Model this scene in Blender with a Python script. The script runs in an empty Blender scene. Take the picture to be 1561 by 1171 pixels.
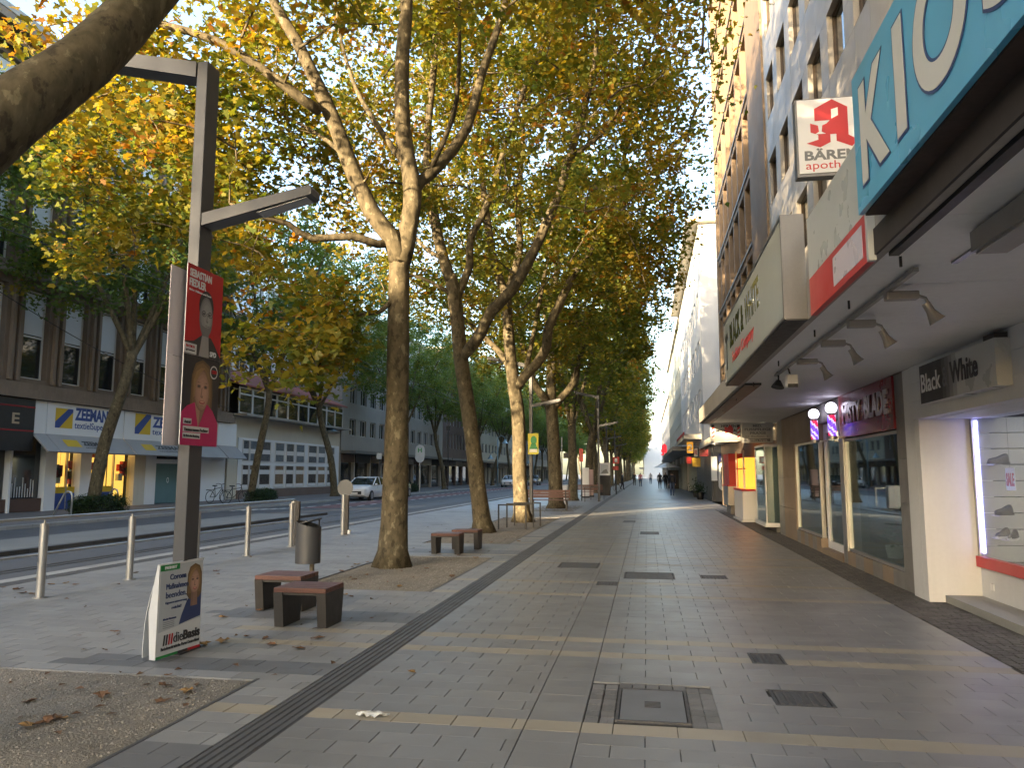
import bpy, bmesh, math, random
import numpy as np
from mathutils import Vector, Matrix, Quaternion
R_ = math.radians
rnd = random.Random(7)
sc = bpy.context.scene
col = sc.collection

# ------------------------------------------------------------------ camera, sky, sun, exposure
F_PX, CX, CY, EYE = 1172.0, 780.5, 585.5, 1.6
PITCH = math.atan(137 / F_PX)
YAW = math.atan(205 / F_PX * math.cos(PITCH))
cam = bpy.data.cameras.new('camera')
cam.sensor_width = 36.0
cam.lens = F_PX / 1561 * 36.0
cam.clip_start, cam.clip_end = 0.05, 3000
camo = bpy.data.objects.new('camera', cam)
col.objects.link(camo)
camo.location = (0, 0, EYE)
camo.rotation_euler = (R_(90) + PITCH, 0, YAW)
sc.camera = camo

SUN_EL, SUN_AZ = R_(9.5), R_(209)          # azimuth clockwise from +Y (street direction)
SUN_DIR = Vector((math.sin(SUN_AZ) * math.cos(SUN_EL), math.cos(SUN_AZ) * math.cos(SUN_EL), math.sin(SUN_EL)))
w = bpy.data.worlds.new('World')
sc.world = w
w.use_nodes = True
nt = w.node_tree
sky = nt.nodes.new('ShaderNodeTexSky')
sky.sky_type = 'NISHITA'
sky.sun_disc = False
sky.sun_elevation = SUN_EL
sky.sun_rotation = SUN_AZ
sky.air_density, sky.dust_density, sky.ozone_density = 0.9, 2.5, 1.0
bg = nt.nodes['Background']
bg.inputs[1].default_value = 0.15
nt.links.new(sky.outputs[0], bg.inputs[0])
sun = bpy.data.lights.new('sun', 'SUN')
sun.energy, sun.angle, sun.color = 3.6, R_(0.6), (1.0, 0.76, 0.46)
suno = bpy.data.objects.new('sun', sun)
col.objects.link(suno)
suno.location = SUN_DIR * 100
suno.rotation_euler = (-SUN_DIR).to_track_quat('-Z', 'Y').to_euler()
sc.view_settings.view_transform = 'Standard'
sc.view_settings.look = 'None'
sc.view_settings.gamma = 1.0
sc.view_settings.use_curve_mapping = False
sc.view_settings.exposure = 3.0
sc.render.engine = 'CYCLES'
sc.cycles.use_denoising = True
sc.cycles.max_bounces = 7
sc.cycles.diffuse_bounces = 4
sc.cycles.transparent_max_bounces = 12
sc.cycles.transmission_bounces = 4
sc.cycles.caustics_reflective = False
sc.cycles.caustics_refractive = False
sc.cycles.sample_clamp_indirect = 6

# ------------------------------------------------------------------ picture point -> place
_F = Vector((-math.sin(YAW) * math.cos(PITCH), math.cos(YAW) * math.cos(PITCH), math.sin(PITCH)))
_R = Vector((math.cos(YAW), math.sin(YAW), 0))
_U = _R.cross(_F)
def ray(u, v):
    return _F + _R * ((u - CX) / F_PX) + _U * ((CY - v) / F_PX)
def at_y(u, v, y):
    d = ray(u, v); return Vector((0, 0, EYE)) + d * (y / d.y)
def at_x(u, v, x):
    d = ray(u, v); return Vector((0, 0, EYE)) + d * (x / d.x)

# ------------------------------------------------------------------ materials
MATS = {}
def mat(name, c, rough=0.6, metal=0.0, var=0.12, scale=1.5, fine=40.0, bump=0.0, bscale=60.0, spec=0.5, emit=None, estr=0.0, island=0.0, streak=0.0, gum=False):
    if name in MATS: return MATS[name]
    m = bpy.data.materials.new(name); m.use_nodes = True
    n = m.node_tree.nodes; L = m.node_tree.links
    b = n['Principled BSDF']
    b.inputs['Roughness'].default_value = rough
    b.inputs['Metallic'].default_value = metal
    b.inputs['Specular IOR Level'].default_value = spec
    geo = n.new('ShaderNodeNewGeometry')
    def noise(s, det=4, vec=None):
        t = n.new('ShaderNodeTexNoise'); t.inputs['Scale'].default_value = s; t.inputs['Detail'].default_value = det
        L.new(vec if vec else geo.outputs['Position'], t.inputs['Vector']); return t.outputs['Fac']
    def math_(op, a, bb):
        t = n.new('ShaderNodeMath'); t.operation = op
        for i, x in enumerate((a, bb)):
            if isinstance(x, (int, float)): t.inputs[i].default_value = x
            else: L.new(x, t.inputs[i])
        return t.outputs[0]
    fac = math_('ADD', math_('MULTIPLY', math_('SUBTRACT', noise(scale), 0.5), 2.2 * var), 1.0)
    fac = math_('ADD', fac, math_('MULTIPLY', math_('SUBTRACT', noise(fine, 2), 0.5), 1.2 * var))
    if streak:
        mp = n.new('ShaderNodeMapping'); mp.inputs['Scale'].default_value = (3.0, 3.0, 0.25)
        L.new(geo.outputs['Position'], mp.inputs['Vector'])
        fac = math_('ADD', fac, math_('MULTIPLY', math_('SUBTRACT', noise(2.5, 5, mp.outputs[0]), 0.5), 2 * streak))
    if gum:                                    # trodden chewing gum and old drip stains
        vo = n.new('ShaderNodeTexVoronoi'); vo.inputs['Scale'].default_value = 5.5; vo.inputs['Randomness'].default_value = 1
        L.new(geo.outputs['Position'], vo.inputs['Vector'])
        sp_ = math_('LESS_THAN', vo.outputs['Distance'], math_('MULTIPLY', math_('SUBTRACT', noise(1.1, 2), .44), .55))
        fac = math_('SUBTRACT', fac, math_('MULTIPLY', sp_, .28))
        fac = math_('SUBTRACT', fac, math_('MULTIPLY', math_('MAXIMUM', math_('SUBTRACT', noise(.55, 6), .56), 0), 1.8))
    if island:
        oi = n.new('ShaderNodeObjectInfo')
        r = math_('FRACT', math_('ADD', geo.outputs['Random Per Island'], oi.outputs['Random']), 0)
        fac = math_('ADD', fac, math_('MULTIPLY', math_('SUBTRACT', r, 0.5), island))
    mx = n.new('ShaderNodeVectorMath'); mx.operation = 'SCALE'
    mx.inputs[0].default_value = c[:3]; L.new(fac, mx.inputs['Scale'])
    L.new(mx.outputs[0], b.inputs['Base Color'])
    rr = math_('ADD', math_('MULTIPLY', math_('SUBTRACT', noise(scale * 3, 3), 0.5), 0.25 if rough > 0.15 else 0.02), rough)
    L.new(rr, b.inputs['Roughness'])
    if bump:
        bp = n.new('ShaderNodeBump'); bp.inputs['Strength'].default_value = bump; bp.inputs['Distance'].default_value = 0.02
        L.new(noise(bscale, 5), bp.inputs['Height']); L.new(bp.outputs[0], b.inputs['Normal'])
    if emit:
        b.inputs['Emission Color'].default_value = (*emit, 1); b.inputs['Emission Strength'].default_value = estr
    MATS[name] = m
    return m

def glass_mat(name, tint, base=0.12, rough=0.02):
    if name in MATS: return MATS[name]
    m = bpy.data.materials.new(name); m.use_nodes = True
    n = m.node_tree.nodes; L = m.node_tree.links
    n.remove(n['Principled BSDF'])
    tr = n.new('ShaderNodeBsdfTransparent'); tr.inputs[0].default_value = (*tint, 1)
    gl = n.new('ShaderNodeBsdfGlossy'); gl.inputs['Roughness'].default_value = rough
    gl.inputs['Color'].default_value = (0.9, 0.95, 0.97, 1)
    fr = n.new('ShaderNodeLayerWeight'); fr.inputs[0].default_value = 0.5
    pw_ = n.new('ShaderNodeMath'); pw_.operation = 'POWER'; pw_.inputs[1].default_value = 4.0; L.new(fr.outputs['Facing'], pw_.inputs[0])
    ad = n.new('ShaderNodeMath'); ad.operation = 'MULTIPLY_ADD'; ad.use_clamp = True; ad.inputs[1].default_value = 0.6; ad.inputs[2].default_value = base
    L.new(pw_.outputs[0], ad.inputs[0])
    mx = n.new('ShaderNodeMixShader')
    L.new(ad.outputs[0], mx.inputs[0]); L.new(tr.outputs[0], mx.inputs[1]); L.new(gl.outputs[0], mx.inputs[2])
    L.new(mx.outputs[0], n['Material Output'].inputs[0])
    MATS[name] = m
    return m

def leaf_mat(name, ramp, trans=0.45):
    m = bpy.data.materials.new(name); m.use_nodes = True
    n = m.node_tree.nodes; L = m.node_tree.links
    n.remove(n['Principled BSDF'])
    at = n.new('ShaderNodeAttribute'); at.attribute_name = 'tone'
    cr = n.new('ShaderNodeValToRGB')
    els = cr.color_ramp.elements
    while len(els) < len(ramp): els.new(0.5)
    for e, (p, c) in zip(els, ramp): e.position = p; e.color = (*c, 1)
    L.new(at.outputs['Fac'], cr.inputs[0])
    d = n.new('ShaderNodeBsdfPrincipled'); d.inputs['Roughness'].default_value = 0.5
    d.inputs['Specular IOR Level'].default_value = 0.35
    t = n.new('ShaderNodeBsdfTranslucent')
    br = n.new('ShaderNodeMix'); br.data_type = 'RGBA'; br.blend_type = 'MULTIPLY'; br.inputs[0].default_value = 1
    L.new(cr.outputs[0], br.inputs[6]); br.inputs[7].default_value = (1.6, 1.35, 0.45, 1)
    L.new(cr.outputs[0], d.inputs['Base Color']); L.new(br.outputs[2], t.inputs[0])
    mx = n.new('ShaderNodeMixShader'); mx.inputs[0].default_value = trans
    L.new(d.outputs[0], mx.inputs[1]); L.new(t.outputs[0], mx.inputs[2])
    L.new(mx.outputs[0], n['Material Output'].inputs[0])
    MATS[name] = m
    return m

def bark_mat(name, c1, c2, c3):
    m = bpy.data.materials.new(name); m.use_nodes = True
    n = m.node_tree.nodes; L = m.node_tree.links; b = n['Principled BSDF']
    b.inputs['Roughness'].default_value = 0.85; b.inputs['Specular IOR Level'].default_value = 0.2
    geo = n.new('ShaderNodeNewGeometry')
    mp = n.new('ShaderNodeMapping'); mp.inputs['Scale'].default_value = (1, 1, 0.55)
    L.new(geo.outputs['Position'], mp.inputs['Vector'])
    t1 = n.new('ShaderNodeTexNoise'); t1.inputs['Scale'].default_value = 6.5; t1.inputs['Detail'].default_value = 9; t1.inputs['Roughness'].default_value = .65
    t2 = n.new('ShaderNodeTexNoise'); t2.inputs['Scale'].default_value = 14; t2.inputs['Detail'].default_value = 7
    vo = n.new('ShaderNodeTexVoronoi'); vo.inputs['Scale'].default_value = 9
    for t in (t1, t2, vo): L.new(mp.outputs[0], t.inputs['Vector'])
    cr = n.new('ShaderNodeValToRGB'); e = cr.color_ramp.elements
    e[0].position = 0.40; e[0].color = (*c1, 1); e[1].position = 0.45; e[1].color = (*c2, 1)
    e3 = e.new(0.58); e3.color = (*c2, 1); e2 = e.new(0.62); e2.color = (*c3, 1)
    L.new(t1.outputs['Fac'], cr.inputs[0])
    cr2 = n.new('ShaderNodeValToRGB'); cr2.color_ramp.elements[0].position = 0.35; cr2.color_ramp.elements[1].position = 0.62
    cr2.color_ramp.elements[0].color = (0.62, 0.6, 0.55, 1); cr2.color_ramp.elements[1].color = (1.1, 1.05, 1, 1)
    L.new(t2.outputs['Fac'], cr2.inputs[0])
    mx = n.new('ShaderNodeMix'); mx.data_type = 'RGBA'; mx.blend_type = 'MULTIPLY'; mx.inputs[0].default_value = 0.85
    L.new(cr.outputs[0], mx.inputs[6]); L.new(cr2.outputs[0], mx.inputs[7]); L.new(mx.outputs[2], b.inputs['Base Color'])
    ad = n.new('ShaderNodeMath'); L.new(t2.outputs['Fac'], ad.inputs[0]); L.new(vo.outputs['Distance'], ad.inputs[1])
    bp = n.new('ShaderNodeBump'); bp.inputs['Strength'].default_value = 0.6; bp.inputs['Distance'].default_value = 0.015
    L.new(ad.outputs[0], bp.inputs['Height']); L.new(bp.outputs[0], b.inputs['Normal'])
    MATS[name] = m
    return m

# ------------------------------------------------------------------ mesh helpers
ORG = {}
def tag(o, label=None, cat=None, group=None, kind=None):
    if label: o['label'] = label
    if cat: o['category'] = cat
    if group: o['group'] = group
    if kind: o['kind'] = kind
    return o
def thing(name, label, cat, loc=(0, 0, 0), rz=0.0, group=None, local=False):
    o = bpy.data.objects.new(name, None); col.objects.link(o)
    o.empty_display_size = 0.2
    o.location = loc; o.rotation_euler = (0, 0, rz)
    tag(o, label, cat, group)
    ORG[o.name] = Vector((0, 0, 0)) if local else Vector(loc)
    return o
def clone(root, loc, rz=None, label=None, scale=None):
    r = root.copy(); col.objects.link(r); r.location = loc
    if rz is not None: r.rotation_euler = (0, 0, rz)
    if label: r['label'] = label
    if scale: r.scale = (scale,) * 3 if isinstance(scale, (int, float)) else scale
    def rec(src, dst):
        for ch in [c for c in src.children]:
            c = ch.copy(); col.objects.link(c); c.parent = dst; rec(ch, c)
    rec(root, r)
    return r

class MB:
    def __init__(s): s.v = []; s.f = []; s.mi = []; s.cur = 0
    def add(s, vs, fs):
        o = len(s.v); s.v += [tuple(x) for x in vs]
        s.f += [tuple(i + o for i in f) for f in fs]; s.mi += [s.cur] * len(fs)
        return s
    def m(s, i): s.cur = i; return s
    def box(s, x0, x1, y0, y1, z0, z1, bev=0.0):
        if x0 > x1: x0, x1 = x1, x0
        if y0 > y1: y0, y1 = y1, y0
        if z0 > z1: z0, z1 = z1, z0
        vs = [(x, y, z) for x in (x0, x1) for y in (y0, y1) for z in (z0, z1)]
        fs = [(0, 1, 3, 2), (4, 6, 7, 5), (0, 4, 5, 1), (2, 3, 7, 6), (0, 2, 6, 4), (1, 5, 7, 3)]
        if not bev: return s.add(vs, fs)
        bm = bmesh.new(); bv = [bm.verts.new(v) for v in vs]
        for f in fs: bm.faces.new([bv[i] for i in f])
        bmesh.ops.bevel(bm, geom=bm.edges[:] , offset=bev, segments=2, affect='EDGES', profile=0.5)
        bm.verts.index_update()
        s.add([v.co[:] for v in bm.verts], [[v.index for v in f.verts] for f in bm.faces]); bm.free()
        return s
    def quad(s, *p): return s.add(p, [tuple(range(len(p)))])
    def prism(s, pts, d):
        d = Vector(d); n = len(pts); a = [Vector(p) for p in pts]
        return s.add(a + [p + d for p in a], [tuple(range(n))[::-1], tuple(range(n, 2 * n))] + [(i, (i + 1) % n, (i + 1) % n + n, i + n) for i in range(n)])
    def tube(s, pts, rad, n=8, cap=True, jit=0.0, rg=None):
        P = [Vector(p) for p in pts]; k = len(P)
        if isinstance(rad, (int, float)): rad = [rad] * k
        T = [(P[min(i + 1, k - 1)] - P[max(i - 1, 0)]).normalized() for i in range(k)]
        ref = Vector((0, 0, 1)) if abs(T[0].z) < 0.9 else Vector((1, 0, 0))
        N = T[0].cross(ref).normalized(); vs = []
        for i in range(k):
            N = (N - T[i] * N.dot(T[i])).normalized(); B = T[i].cross(N)
            for j in range(n):
                a = 2 * math.pi * j / n
                r = rad[i] * (1 + (rg.uniform(-jit, jit) if jit else 0))
                vs.append(P[i] + (N * math.cos(a) + B * math.sin(a)) * r)
        fs = [(i * n + j, i * n + (j + 1) % n, (i + 1) * n + (j + 1) % n, (i + 1) * n + j) for i in range(k - 1) for j in range(n)]
        if cap: fs += [tuple(range(n))[::-1], tuple(range((k - 1) * n, k * n))]
        return s.add(vs, fs)
    def cyl(s, p0, p1, r0, r1=None, n=12): return s.tube([p0, p1], [r0, r0 if r1 is None else r1], n)
    def ball(s, c, r, n=10, sz=1.0):
        vs = []; fs = []; h = n // 2 + 1
        for i in range(h + 1):
            t = math.pi * i / h
            for j in range(n):
                a = 2 * math.pi * j / n
                vs.append((c[0] + r * math.sin(t) * math.cos(a), c[1] + r * math.sin(t) * math.sin(a), c[2] + r * sz * math.cos(t)))
        for i in range(h):
            for j in range(n): fs.append((i * n + j, (i + 1) * n + j, (i + 1) * n + (j + 1) % n, i * n + (j + 1) % n))
        return s.add(vs, fs)
    def build(s, name, m, parent=None, smooth=False, label=None, cat=None, group=None, kind=None, keep=False):
        me = bpy.data.meshes.new(name)
        if parent is not None: org = ORG.get(parent.name, Vector((0, 0, 0)))
        elif keep or not s.v: org = Vector((0, 0, 0))
        else:
            a = np.array(s.v); org = Vector(((a[:, 0].min() + a[:, 0].max()) / 2, (a[:, 1].min() + a[:, 1].max()) / 2, a[:, 2].min()))
        vs = np.array(s.v, dtype=np.float64) - np.array(org)
        me.from_pydata(vs.tolist(), [], s.f)
        ms = m if isinstance(m, (list, tuple)) else [m]
        for x in ms: me.materials.append(x)
        if len(ms) > 1: me.polygons.foreach_set('material_index', s.mi)
        if smooth:
            me.polygons.foreach_set('use_smooth', [True] * len(me.polygons))
        me.update()
        if smooth == 'auto':
            try: me.set_sharp_from_angle(angle=R_(40))
            except Exception: pass
        o = bpy.data.objects.new(name, me); col.objects.link(o)
        if parent is not None: o.parent = parent; ORG[o.name] = org
        else: o.location = org; ORG[o.name] = org
        return tag(o, label, cat, group, kind)

def box(name, m, parent, *b, bev=0.0, **k): return MB().box(*b, bev=bev).build(name, m, parent, **k)

XR, YR = Vector((1, 0, 0)), Vector((0, 1, 0)); ZU = Vector((0, 0, 1))
def text(s, p, r, u, wd, ht, m, parent, name='lettering', bold=0.0, shear=0.0, ext=0.004, off=0.003, local=False):
    cu = bpy.data.curves.new('t', 'FONT'); cu.body = s; cu.size = 1; cu.extrude = 0.02; cu.offset = bold; cu.shear = shear
    cu.resolution_u = 3 if ht < .5 else 10
    to = bpy.data.objects.new('t', cu); col.objects.link(to)
    bpy.context.view_layer.update()
    me = bpy.data.meshes.new_from_object(to.evaluated_get(bpy.context.evaluated_depsgraph_get()))
    bpy.data.objects.remove(to); bpy.data.curves.remove(cu)
    n = len(me.vertices); a = np.zeros(n * 3); me.vertices.foreach_get('co', a); a = a.reshape(-1, 3)
    mn, mx_ = a.min(0), a.max(0)
    x = (a[:, 0] - mn[0]) / (mx_[0] - mn[0]) * wd
    y = (a[:, 1] - mn[1]) / (mx_[1] - mn[1]) * ht
    z = (a[:, 2] - mn[2]) / max(1e-6, mx_[2] - mn[2]) * ext + off - ext * 0.5
    r = Vector(r).normalized(); u = Vector(u).normalized(); nn = r.cross(u)
    W = np.outer(x, r) + np.outer(y, u) + np.outer(z, nn) + np.array(p)
    W -= np.array(ORG.get(parent.name, (0, 0, 0)))
    me.vertices.foreach_set('co', W.ravel()); me.update()
    me.materials.clear(); me.materials.append(m)
    o = bpy.data.objects.new(name, me); col.objects.link(o); o.parent = parent; ORG[o.name] = ORG.get(parent.name, Vector((0, 0, 0)))
    return o
def flat(name, m, parent, p, r, u, pts, off=0.003):
    """a flat printed shape: outline pts (in metres along r, u from p)"""
    r = Vector(r).normalized(); u = Vector(u).normalized(); nn = r.cross(u); p = Vector(p)
    return MB().prism([p + r * a + u * b + nn * off for a, b in pts], nn * 0.001).build(name, m, parent)
def ell(cx, cy, a, b, n=20, t0=0, t1=2 * math.pi):
    return [(cx + a * math.cos(t0 + (t1 - t0) * i / n), cy + b * math.sin(t0 + (t1 - t0) * i / n)) for i in range(n)]

# ------------------------------------------------------------------ ground, road, pavement
M_asph = mat('asphalt', (0.075, 0.078, 0.085), 0.75, var=0.25, scale=0.5, fine=90, bump=0.25, bscale=220)
M_asph2 = mat('lane asphalt', (0.105, 0.108, 0.115), 0.75, var=0.2, scale=0.4, fine=90, bump=0.25, bscale=220)
M_red = mat('red cycle asphalt', (0.15, 0.075, 0.075), 0.8, var=0.18, scale=0.6, fine=80, bump=0.2, bscale=200)
M_conc = mat('pale concrete', (0.30, 0.30, 0.285), 0.8, var=0.15, scale=0.8, fine=60, bump=0.25, bscale=120)
M_kerb = mat('granite kerb', (0.34, 0.34, 0.33), 0.75, var=0.15, scale=2, fine=120, bump=0.2, bscale=200, island=0.25)
M_dark = mat('dark basalt', (0.085, 0.085, 0.088), 0.7, var=0.3, scale=3, fine=60, bump=0.4, bscale=90, island=0.4)
M_white = mat('road paint', (0.6, 0.6, 0.6), 0.7, var=0.25, scale=3, fine=50)
M_joint = mat('joint bed', (0.045, 0.043, 0.04), 0.95, var=0.3, scale=4)
M_slab = mat('grey paving slab', (0.205, 0.205, 0.207), 0.38, var=0.2, scale=0.9, fine=130, bump=0.12, bscale=260, island=0.16, spec=0.5, gum=True)
M_slabL = mat('pale paving slab', (0.245, 0.25, 0.255), 0.55, var=0.16, scale=0.9, fine=130, bump=0.15, bscale=260, island=0.2, gum=True)
M_slabY = mat('sand paving slab', (0.32, 0.285, 0.225), 0.5, var=0.16, scale=1.2, fine=130, bump=0.12, bscale=260, island=0.15, gum=True)
M_slabD = mat('charcoal paving slab', (0.135, 0.14, 0.152), 0.5, var=0.16, scale=1.2, fine=130, bump=0.12, bscale=260, island=0.18, gum=True)
M_sett = mat('granite sett', (0.16, 0.16, 0.16), 0.7, var=0.3, scale=6, fine=120, bump=0.5, bscale=70, island=0.45)
M_iron = mat('cast iron', (0.10, 0.10, 0.105), 0.55, metal=0.5, var=0.25, scale=5, fine=80, bump=0.4, bscale=90)
M_rail = mat('tram rail', (0.09, 0.085, 0.08), 0.45, metal=0.8, var=0.2)

KS = 'structure'
MB().quad((-900, -700, -0.17), (900, -700, -0.17), (900, 1500, -0.17), (-900, 1500, -0.17)).build('ground', mat('far ground', (0.16, 0.16, 0.16), 0.85, var=0.2, scale=0.3), kind=KS, keep=True)
YN, YF = -70, 420
road = MB().quad((-19.6, YN, -0.125), (-9.62, YN, -0.125), (-9.62, YF, -0.125), (-19.6, YF, -0.125)).build('road', M_asph, kind=KS, keep=True)
# tram bed, cycle lane, platform strip
box('tram_bed', M_asph2, road, -13.25, -9.66, YN, YF, -0.124, -0.118)
box('cycle_lane', M_red, road, -17.3, -15.4, 37, YF, -0.124, -0.118)
for x in (-12.75, -11.3, -11.05, -9.85):
    box('tram_rail', M_rail, road, x, x + 0.07, YN, YF, -0.120, -0.113)
    box('rail_groove', M_joint, road, x + 0.07, x + 0.115, YN, YF, -0.122, -0.1155)
for x, ln, gp, ya in ((-17.35, 0.9, 1.0, 38), (-15.35, 0.9, 1.0, 38)):
    y = ya
    while y < 150:
        box('dash', M_white, road, x - 0.07, x + 0.07, y, y + ln, -0.1185, -0.1145); y += ln + gp
for y in range(0, 7):
    box('dash', M_white, road, -19.2 + y * .28, -19.05 + y * .28, 33.5 + y * .45, 35.0 + y * .45, -0.1235, -0.1195)
plat = MB().box(-15.8, -13.5, -40, 30, -0.14, -0.03).build('median_strip', mat('worn median concrete', (.20, .20, .19), .8, var=.2, scale=.6, fine=50, bump=.25, bscale=120), kind=KS, keep=True)
k = -40.0
while k < 30.5:
    box('kerb_stone', M_dark, plat, -13.5, -13.28, k, k + 0.99, -0.14, -0.026); k += 1.0
fw = MB().box(-60, -19.62, YN, YF, -0.15, -0.02).build('far_pavement', mat('far paving', (0.15, 0.14, 0.14), 0.75, var=0.2, scale=0.5, fine=20, bump=0.2, bscale=30), kind=KS, keep=True)
k = 10.0
while k < 90:
    box('kerb_stone', M_kerb, fw, -19.62, -19.42, k, k + 0.99, -0.15, -0.012); k += 1.0
nk = MB().box(-9.62, -9.36, YN, YF, -0.15, -0.002).build('kerb', M_conc, kind=KS, keep=True)
k = 4.0
while k < 60:
    box('kerb_stone', M_kerb, nk, -9.632, -9.35, k, k + 0.99, -0.15, 0.004); k += 1.0

bed = MB().box(-9.36, 3.7, YN, YF, -0.16, -0.014).build('pavement', M_joint, kind=KS, keep=True)
PITS = [(-5.35, -3.05, 0.6, 5.8), (-4.95, -2.95, 10.4, 14.8), (-5.15, -3.15, 17.6, 28.4), (-5.15, -3.15, 33.2, 39)]
HOLES = [(-0.44, 0.44, 5.2, 6.2), (0.86, 1.14, 7.0, 7.4), (0.86, 1.26, 5.8, 6.2), (-1.55, -0.85, 13.4, 14.2), (-0.38, 0.4, 12.2, 13.0), (-0.75, -0.45, 11.4, 11.8), (0.8, 1.2, 12.4, 12.8), (-0.2, 0.3, 21.0, 22.0), (-0.8, -0.4, 26, 27)]
YEL = {25, 35, 38, 52, 58, 70, 76, 90, 96, 112, 118, 132, 138}
DRK = {19, 20, 21, 30, 31, 41, 42, 43, 77, 78, 79, 80, 98, 99}
def cut(a, b, rects, y):
    iv = [(a, b)]
    for x0, x1, y0, y1 in rects:
        if y0 < y < y1:
            iv = [s for p, q in iv for s in ((p, min(q, x0)), (max(p, x1), q)) if s[1] - s[0] > 0.01]
    return iv
slabs = []
for kk in range(2, 170):
    y0 = kk * 0.2; yc = y0 + 0.1
    for zi, (za, zb) in enumerate(((-9.06, -2.56), (-2.27, -0.80), (-0.44, 2.96))):
        for a, b in cut(za, zb, PITS + HOLES, yc):
            x = a - (0.2 if kk % 2 else 0.0)
            while x < b - 0.01:
                xa, xb = max(a, x), min(b, x + 0.4)
                if xb - xa > 0.03:
                    mm = M_slabY if (kk in YEL and xa > -4.3) else (M_slabL if zi == 0 else M_slab)
                    if zi == 0 and xa > -5.2 and kk in DRK: mm = M_slabD
                    slabs.append((xa + 0.0022, xb - 0.0022, y0 + 0.0012, y0 + 0.1988, mm))
                x += 0.4
for kk in range(2, 170):
    y0 = kk * 0.2
    for a, b in cut(-0.8, -0.44, HOLES, y0 + .1): slabs.append((a + 0.003, b - 0.003, y0 + 0.0008, y0 + 0.1992, M_slabY if kk in YEL else M_slab))
def seen(x, y, z=0.0):
    d = Vector((x, y, z - EYE)); w_ = d.dot(_F)
    if w_ < 0.3: return False
    u = CX + F_PX * d.dot(_R) / w_; v = CY - F_PX * d.dot(_U) / w_
    return -40 < u < 1600 and v < 1200
order = sorted(range(len(slabs)), key=lambda i: (0 if seen((slabs[i][0] + slabs[i][1]) / 2, (slabs[i][2] + slabs[i][3]) / 2) else 1, slabs[i][2] ** 2 + slabs[i][0] ** 2))
sep = set(order[:300]); cache = {}; bulk = {}
def slab_mesh(mb, wx, wy, cx, cy, zt):
    c = 0.003
    x0, x1, y0, y1 = cx - wx / 2, cx + wx / 2, cy - wy / 2, cy + wy / 2
    vs = [(x0, y0, -0.03), (x1, y0, -0.03), (x1, y1, -0.03), (x0, y1, -0.03), (x0, y0, zt - c), (x1, y0, zt - c), (x1, y1, zt - c), (x0, y1, zt - c),
          (x0 + c, y0 + .0002, zt), (x1 - c, y0 + .0002, zt), (x1 - c, y1 - .0002, zt), (x0 + c, y1 - .0002, zt)]
    mb.add(vs, [(8, 9, 10, 11)] + [(i, (i + 1) % 4, (i + 1) % 4 + 4, i + 4) for i in range(4)] + [(i + 4, (i + 1) % 4 + 4, (i + 1) % 4 + 8, i + 8) for i in range(4)])
for i, (x0, x1, y0, y1, mm) in enumerate(slabs):
    wx, wy, cx, cy = round(x1 - x0, 3), round(y1 - y0, 3), (x0 + x1) / 2, (y0 + y1) / 2
    if i in sep:
        key = (wx, wy, mm.name)
        if key not in cache:
            mb = MB(); slab_mesh(mb, wx, wy, 0, 0, 0.0)
            o = mb.build('paving_slab', mm, bed); cache[key] = o.data
        else:
            o = bpy.data.objects.new('paving_slab', cache[key]); col.objects.link(o); o.parent = bed
        o.location = (cx, cy, rnd.uniform(-0.0006, 0.0004)); o.rotation_euler = (rnd.uniform(-.0015, .0015), rnd.uniform(-.0015, .0015), 0)
    else:
        mb = bulk.setdefault(mm.name, (MB(), mm))[0]; slab_mesh(mb, wx, wy, cx, cy, rnd.uniform(-0.0006, 0.0004))
for nme, (mb, mm) in bulk.items(): mb.build('paving', mm, bed, kind='stuff')
# behind the camera and beyond the slabs the sheet goes on
M_sheet = mat('far slab sheet', (0.215, 0.222, 0.235), 0.42, var=0.2, scale=0.7, fine=20, bump=0.1, bscale=60)
MB().quad((-9.06, 34.0, -0.002), (3.7, 34.0, -0.002), (3.7, YF, -0.002), (-9.06, YF, -0.002)).build('paving_sheet', M_sheet, bed)
MB().quad((-9.06, YN, -0.002), (3.7, YN, -0.002), (3.7, 0.4, -0.002), (-9.06, 0.4, -0.002)).build('paving_sheet', M_sheet, bed)
for y in (36.4, 37.6, 42, 43.2, 48, 49.2): box('sand_band', M_slabY, bed, -2.25, 3.3, y, y + .2, -0.003, 0.002)
# dark drain band by the kerb, worn sett band by the shops
mb = MB(); y = 2.0
while y < 40:
    mb.box(-9.355, -9.07, y, y + .095, -0.03, -0.001 + rnd.uniform(-.003, .003)); y += 0.1
mb.build('drain_sett', M_dark, bed, kind='stuff')
mb = MB(); y = 2.0
while y < 36:
    x = 2.965 + rnd.uniform(0, .03)
    while x < 3.66:
        w_ = rnd.uniform(.09, .12); slab_mesh(mb, w_ - .01, .088, x + w_ / 2, y + .05, rnd.uniform(-.004, .001)); x += w_
    y += 0.1
mb.build('sett_edge', mat('worn dark sett', (0.085, 0.08, 0.075), 0.7, var=0.35, scale=1.5, fine=60, bump=0.5, bscale=90, island=0.4), bed, kind='stuff')
# tactile guide strip: five ribs
M_tact = mat('tactile slab', (0.085, 0.088, 0.095), 0.5, var=0.2, scale=1.5, fine=90, bump=0.15, bscale=200, island=0.15)
y = 0.8; i = 0
while y < 34:
    t = MB()
    t.box(-2.555, -2.275, y + .002, y + .598, -0.03, -0.004)
    for r in range(5):
        cx = -2.555 + 0.028 + r * 0.056
        t.prism([(cx - .021, y + .002, -0.004), (cx + .021, y + .002, -0.004), (cx + .014, y + .002, 0.004), (cx - .014, y + .002, 0.004)], (0, .596, 0))
    t.build('tactile_slab', M_tact, bed); y += 0.6
box('tactile_slab', M_tact, bed, -2.555, -2.275, 34.2, YF, -0.01, 0.002)

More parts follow.
